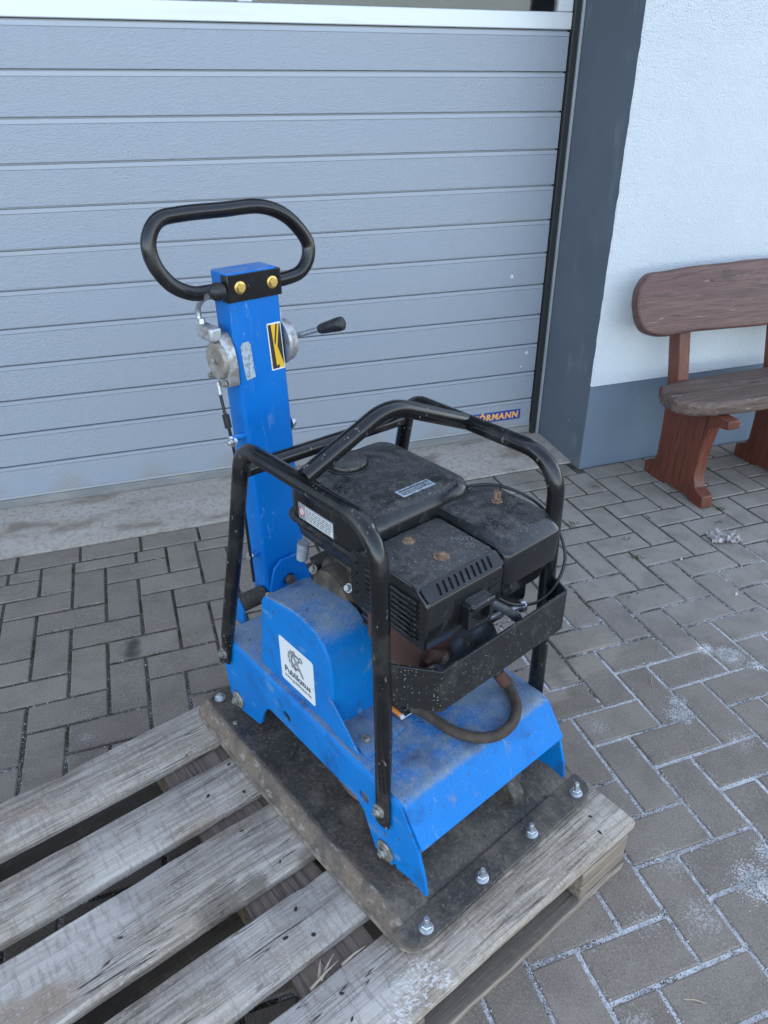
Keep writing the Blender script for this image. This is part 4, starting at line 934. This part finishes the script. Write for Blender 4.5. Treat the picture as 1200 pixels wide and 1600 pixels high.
# pivot bracket in front of the column foot and the bearing at the left
bm = NBM(); plate(bm, [(.150, .385), (.258, .385), (.258, .410), (.240, .462), (.225, .480), (.185, .482), (.165, .465), (.152, .42)], [circ(.200, .425, .014)], .006, Matrix(((1, 0, 0, 0), (0, 0, -1, .672), (0, 1, 0, 0), (0, 0, 0, 1)))); P('foot_bracket', bm, 'blue_clean', hpst, bevel=.0015)
bm = NBM(); plate(bm, [(.148, .600), (.245, .590), (.252, .660), (.148, .664)], [], .005, Matrix.Translation((0, 0, .405))); P('foot_bracket', bm, 'blue_clean', hpst, bevel=.0015)
bm = NBM(); hexbolt(bm, (.200, .665, .425), (0, -1, .2), .012, .010, 0); P('bolt', bm, 'engine_dirt', hpst)
for xa, xb in ((.080, .145), (.26, .33)):
    bm = NBM(); cyl(bm, (xa, .690, .398), (xb, .690, .398), .020, 18); P('pivot_sleeve', bm, 'engine_dirt', hpst, smooth=50, bevel=.002)
for xa in (.072, .334):
    bm = NBM(); plate(bm, [(.655, .36), (.72, .36), (.722, .41), (.70, .428), (.675, .425), (.655, .40)], [], .006, YZ(xa)); P('pivot_lug', bm, 'blue', hpst, bevel=.001)
bm = NBM()
sec = [(.1450, .724), (.1450, .707), (.148, .7045), (.260, .7045), (.2630, .707), (.2630, .724)]
strip_path(bm, sec, 1.036, 1.084, .0045); P('clamp', bm, 'black_handle', hpst, bevel=.001)
for x in (.172, .241):
    bm = NBM(); hexbolt(bm, (x, .7042, 1.061), (0, -1, 0), .0082, .006, .0115); P('bolt', bm, 'brass', hpst)
hz_ = [(.150, .744, 1.053), (.128, .744, 1.053), (.098, .746, 1.055), (.062, .748, 1.075), (.038, .752, 1.112), (.036, .756, 1.150), (.060, .760, 1.180), (.105, .762, 1.186), (.185, .762, 1.186), (.262, .762, 1.185), (.318, .759, 1.163), (.358, .755, 1.118), (.358, .751, 1.085), (.335, .748, 1.060), (.295, .745, 1.053), (.262, .744, 1.053)]
bm = NBM(); tube(bm, smooth_path(hz_, 6), .0134, 16, ref=(0, 1, 0)); P('handle', bm, 'black_handle', hpst, smooth=60)
# left lever: cast housing with disc, bent rod and ball knob
lev = empty('travel_lever'); lev.parent = pc
cyc, czc = .722, .934
pol = [(cyc + .046*math.cos(R(a)), czc + .046*math.sin(R(a))) for a in range(-20, 205, 15)]
pol = [(.697, .890), (.696, .925), (.702, .952), (.712, .970), (.722, .980), (.738, .980), (.752, .972), (.763, .95), (.765, .925), (.757, .900), (.74, .884), (.70, .882)]
bm = NBM(); plate(bm, pol, [], .024, YZ(.125)); P('housing', bm, 'cast_alu', lev, bevel=.003, smooth=40)
bm = NBM(); lathe(bm, (.126, .727, .931), (-1, 0, 0), [(0, .036), (.004, .0365), (.009, .034), (.010, .022), (.0075, .018), (.0075, .008), (.010, .0075), (.0105, .001)], 30); P('disc', bm, 'alu_worn', lev, smooth=40)
bm = NBM(); hexbolt(bm, (.1155, .727, .931), (-1, 0, 0), .006, .004, 0); P('bolt', bm, 'zinc', lev)
bm = NBM(); box(bm, .108, .132, .715, .770, .968, .994); P('lever_block', bm, 'cast_alu', lev, bevel=.005, seg=3)
for y, z in ((.752, .896), (.706, .890)):
    bm = NBM(); hexbolt(bm, (.120, y, z), (-1, 0, 0), .0055, .006, .007); P('bolt', bm, 'zinc_dirty', lev)
bm = NBM(); tube(bm, smooth_path([(.118, .764, .988), (.118, .772, 1.006), (.118, .768, 1.026), (.118, .735, 1.047), (.119, .700, 1.059)], 5), .0052, 10); P('lever_rod', bm, 'zinc', lev, smooth=60)
bm = NBM(); lathe(bm, (.118, .766, .990), (0, .15, 1), [(0, .0085), (.012, .0085), (.013, .006)], 6); P('nut', bm, 'zinc', lev)
bm = NBM(); ball(bm, (.1195, .692, 1.064), .0165, 18); P('knob', bm, 'rubber_black', lev, smooth=80)
bm = NBM(); tube(bm, smooth_path([(.121, .735, .882), (.121, .728, .848), (.121, .718, .812), (.123, .712, .778), (.124, .706, .735), (.126, .700, .65), (.126, .695, .52), (.125, .690, .44)], 5), .0033, 8); P('bowden_cable', bm, 'cable_black', lev, smooth=60)
bm = NBM(); cyl(bm, (.121, .7355, .886), (.121, .731, .862), .005, 10); P('ferrule', bm, 'zinc', lev)
bm = NBM(); cyl(bm, (.1215, .721, .823), (.122, .716, .797), .007, 10); P('cable_sleeve', bm, 'rubber_black', lev)
bm = NBM(); cyl(bm, (.150, .707, .776), (.122, .707, .776), .007, 12); P('cable_bracket', bm, 'blue_clean', lev)
bm = NBM(); hexbolt(bm, (.1225, .707, .770), (-1, -.4, 0), .008, .006, .0115, .004); P('bolt', bm, 'zinc', lev)
bm = NBM(); cyl(bm, (.150, .700, .50), (.128, .700, .50), .007, 12); P('cable_bracket', bm, 'blue_clean', lev)
bm = NBM(); hexbolt(bm, (.128, .700, .50), (-1, -.4, 0), .007, .006, .009); P('bolt', bm, 'zinc', lev)
# right lever: round housing with stick and grip
thr = empty('throttle_lever'); thr.parent = pc
bm = NBM(); lathe(bm, (.2605, .733, .939), (1, 0, 0), [(0, .045), (.006, .046), (.007, .042), (.020, .042), (.024, .039), (.024, .032), (.027, .030), (.029, .018), (.030, .001)], 36); P('housing', bm, 'cast_alu', thr, smooth=40)
bm = NBM(); box(bm, .2598, .2640, .715, .752, .880, 1.000); P('mount_plate', bm, 'zinc', thr, bevel=.001)
for z in (.992, .886):
    bm = NBM(); hexbolt(bm, (.264, .735, z), (1, 0, 0), .0065, .008, .009); P('bolt', bm, 'zinc', thr)
bm = NBM(); tube(bm, [(.286, .722, .944), (.300, .690, .957), (.312, .655, .970)], .0052, 10); P('lever_rod', bm, 'zinc', thr, smooth=60)
g0, g1 = Vector((.311, .658, .969)), Vector((.330, .607, .988))
bm = NBM(); gd = (g1-g0); lathe(bm, g0, gd, [(0, .008), (.004, .0098), (gd.length*.8, .0135), (gd.length*.95, .0130), (gd.length, .0095)], 20); P('grip', bm, 'rubber_black', thr, smooth=60)
bm = NBM(); lathe(bm, (.259, .706, .772), (1, 0, 0), [(0, .012), (.004, .012)], 16); hexbolt(bm, (.263, .706, .772), (1, 0, 0), .008, .006, 0); P('bolt', bm, 'zinc', thr)
# stickers on the column front
yf = lambda z: yb(z)-.0006
bm = NBM(); FM = basis((0, yf(.925), .925), (1, 0, 0), (0, .047, 1))
pe = [(.160, .030), (.166, .036), (.178, .0355), (.1815, .030), (.1835, -.012), (.181, -.016), (.184, -.020), (.1850, -.034), (.165, -.037), (.1615, -.010)]
plate(bm, pe, [], .0004, FM); P('sticker', bm, 'sticker_pale', pc)
FM2 = basis((.2375, yf(.94), .94), (1, -.0, 0), (-.02, .047, 1))
bm = NBM(); plate(bm, rrect(-.0155, .0155, -.046, .046, .002, 2), [], .0004, FM2); wst = P('warning_sticker', bm, 'sticker_white', pc)
bm = NBM(); plate(bm, rrect(-.0135, .0135, -.043, .043, .001, 2), [], .0002, FM2 @ Matrix.Translation((0, 0, .0005))); P('warning_field', bm, 'sticker_yellow', wst, smooth=0)
bm = NBM(); FM3 = FM2 @ Matrix.Translation((0, 0, .0008))
for q in ([(-.0135, .043), (-.007, .043), (-.0035, -.038), (-.0125, -.043)], [(.004, .043), (.0075, .043), (-.001, .003), (-.003, .008)], [(.0135, .043), (.0115, .043), (.003, .000), (.0135, -.038)], [(-.0035, -.038), (-.0125, -.043), (.002, -.043), (.003, -.036)]):
    plate(bm, q, [], .0002, FM3)
P('warning_print', bm, 'print_black', wst, smooth=0)

# ------------------------------------------------------------------ small things
# white and grey grit lying in the joints
gb = NBM(); gr = random.Random(21)
def octa(bm, c, r):
    q = [Vector((gr.gauss(0, 1), gr.gauss(0, 1), gr.gauss(0, 1))).normalized() for _ in range(1)][0]
    u = q.orthogonal().normalized(); v = q.cross(u); c = Vector(c)
    k = [c+q*r*gr.uniform(.5, 1), c-q*r*gr.uniform(.5, 1), c+u*r, c-u*r, c+v*r*gr.uniform(.5, 1), c-v*r*gr.uniform(.6, 1)]
    k = [bm.verts.new(p) for p in k]
    for a, b, d in ((0, 2, 4), (0, 4, 3), (0, 3, 5), (0, 5, 2), (1, 4, 2), (1, 3, 4), (1, 5, 3), (1, 2, 5)): bm.faces.new((k[a], k[b], k[d]))
edges = []
for s in stones:
    c = ((s[0]+s[1])/2, (s[2]+s[3])/2)
    if shown(s) > 0: edges += [((s[0], s[2]), (s[1], s[2])), ((s[0], s[2]), (s[0], s[3]))]
for (ax, ay), (bx, by) in edges:
    L = math.hypot(bx-ax, by-ay); my = (ay+by)/2; mx = (ax+bx)/2
    dens = max(max(0, min(1, (-.28-my)/.42)), .4*max(0, min(1, (.05-my)/.4)))*(1.0 if mx > .75 else .45)
    nz_ = noise.noise((mx*3.3, my*3.3, 8)); dens *= max(0, .55+nz_*1.6)
    for _ in range(int(L*1300*dens)):
        t = gr.random(); x, y = ax+(bx-ax)*t + gr.gauss(0, .0042), ay+(by-ay)*t + gr.gauss(0, .0042)
        octa(gb, (x, y, -.0032+gr.random()*.0035), gr.uniform(.0006, .0019) if gr.random() < .93 else gr.uniform(.0019, .0032))
for cx, cy2, r, n in ((1.745, -.645, .035, 700), (1.775, -.69, .03, 300), (1.464, -.785, .032, 700), (1.49, -.75, .02, 200), (1.31, -1.205, .045, 900), (1.39, -1.17, .035, 600), (.045, -.36, .025, 20), (1.07, -.96, .02, 60)):
    for _ in range(n):
        a = gr.uniform(0, 6.28); d = abs(gr.gauss(0, r*.75)); octa(gb, (cx+math.cos(a)*d, cy2+math.sin(a)*d*.8, .0004+max(0, (1-d/r))*gr.random()*.0025), gr.uniform(.0006, .0018))
tag(obj('joint_grit', gb, 'grit', smooth=0), kind='stuff', label='white and grey grit lying in the paving joints', category='grit')
# moss and weeds in the joints near the bench and left of the machine
mb = NBM(); mr = random.Random(5)
def blade(bm, c, h, a, w):
    c = Vector(c); d = Vector((math.cos(a), math.sin(a), 0)); s = Vector((-d.y, d.x, 0))*w
    p = [bm.verts.new(c-s), bm.verts.new(c+s), bm.verts.new(c+d*h*.5+Vector((0, 0, h*.6))+s*.6), bm.verts.new(c+d*h*1.1+Vector((0, 0, h*.75)))]
    bm.faces.new(p)
spots = []
for (ax, ay), (bx, by) in edges:
    my = (ay+by)/2; mx = (ax+bx)/2
    if my < -.35 and not (mx < .2): continue
    if noise.noise((mx*4, my*4, 3)) > .12:
        for _ in range(14):
            t = mr.random(); spots.append((ax+(bx-ax)*t+mr.gauss(0, .002), ay+(by-ay)*t+mr.gauss(0, .002), .006))
for cx, cy2, n in ((1.945, .34, 40), (1.72, .12, 45), (1.84, -.03, 40), (2.30, .03, 70), (2.26, .05, 50), (2.14, .09, 35), (1.80, -.14, 40), (2.02, .07, 30), (2.23, -.05, 30), (1.66, -.31, 35)):
    for _ in range(n//2): spots.append((cx+mr.gauss(0, .013), cy2+mr.gauss(0, .005), .009))
for x, y, h in spots: blade(mb, (x, y, -.003), h*mr.uniform(.5, 1.5), mr.uniform(0, 6.28), .0008+h*.05)
tag(obj('joint_moss', mb, 'moss', smooth=0), kind='stuff', label='green moss and small weeds growing in the paving joints', category='moss')
# crumpled wrapper
wb = NBM(); n1, n2 = 16, 10; wr = random.Random(9); rows = []
for j in range(n2+1):
    rows.append([wb.verts.new(((i/n1-.5)*.105 + wr.gauss(0, .0012), (j/n2-.5)*.070 + wr.gauss(0, .0012), .002 + .030*abs(noise.noise((i*.38, j*.45, 2))) + .010*abs(noise.noise((i*.9, j*1.0, 7))))) for i in range(n1+1)])
for a, b in zip(rows, rows[1:]):
    for i in range(n1): wb.faces.new((a[i], a[i+1], b[i+1], b[i]))
bmesh.ops.solidify(wb, geom=wb.faces[:], thickness=.0006)
wr_o = tag(obj('crumpled_wrapper', wb, 'foil', smooth=0), label='crumpled pale wrapper lying on the paving in front of the bench', category='litter'); wr_o.location = (2.165, -.145, .0005); wr_o.rotation_euler.z = R(-20)
# dry stalks
for (x, y, a, l, lb) in ((1.045, -1.345, R(-30), .036, 'short dry stalk on the paver below the pallet corner'), (1.475, -.66, R(55), .05, 'dry stalk on paving beside the large white stain'), (.275, .385, R(-40), .035, 'yellow straw piece on the paving left of the machine')):
    bm = NBM(); d = Vector((math.cos(a), math.sin(a), 0)); o0 = Vector((0, 0, .0012)); tube(bm, [o0-d*l/2, o0+Vector((-d.y, d.x, 0))*.002+Vector((0, 0, .001)), o0+d*l/2], [.0009, .0011, .0006], 6)
    o = tag(obj('dry_stalk', bm, 'straw', smooth=50), label=lb, category='straw', group='dry stalks on the paving'); o.location = (x, y, .0008)
for k, (x, y, r, lb) in enumerate(((1.935, -.205, .006, 'small white pebble on the paving left of the wrapper'), (1.965, -.425, .008, 'white pebble on the paving below the wrapper, the larger one'), (1.70, .33, .004, 'tiny pale pebble on the paving by the grey corner'))):
    bm = NBM(); octa(bm, (0, 0, 0), r); bmesh.ops.subdivide_edges(bm, edges=bm.edges[:], cuts=1, use_grid_fill=True, smooth=.6)
    o = tag(obj('pebble', bm, 'pebble', smooth=80), label=lb, category='pebble', group='loose pebbles'); o.location = (x, y, r*.5)
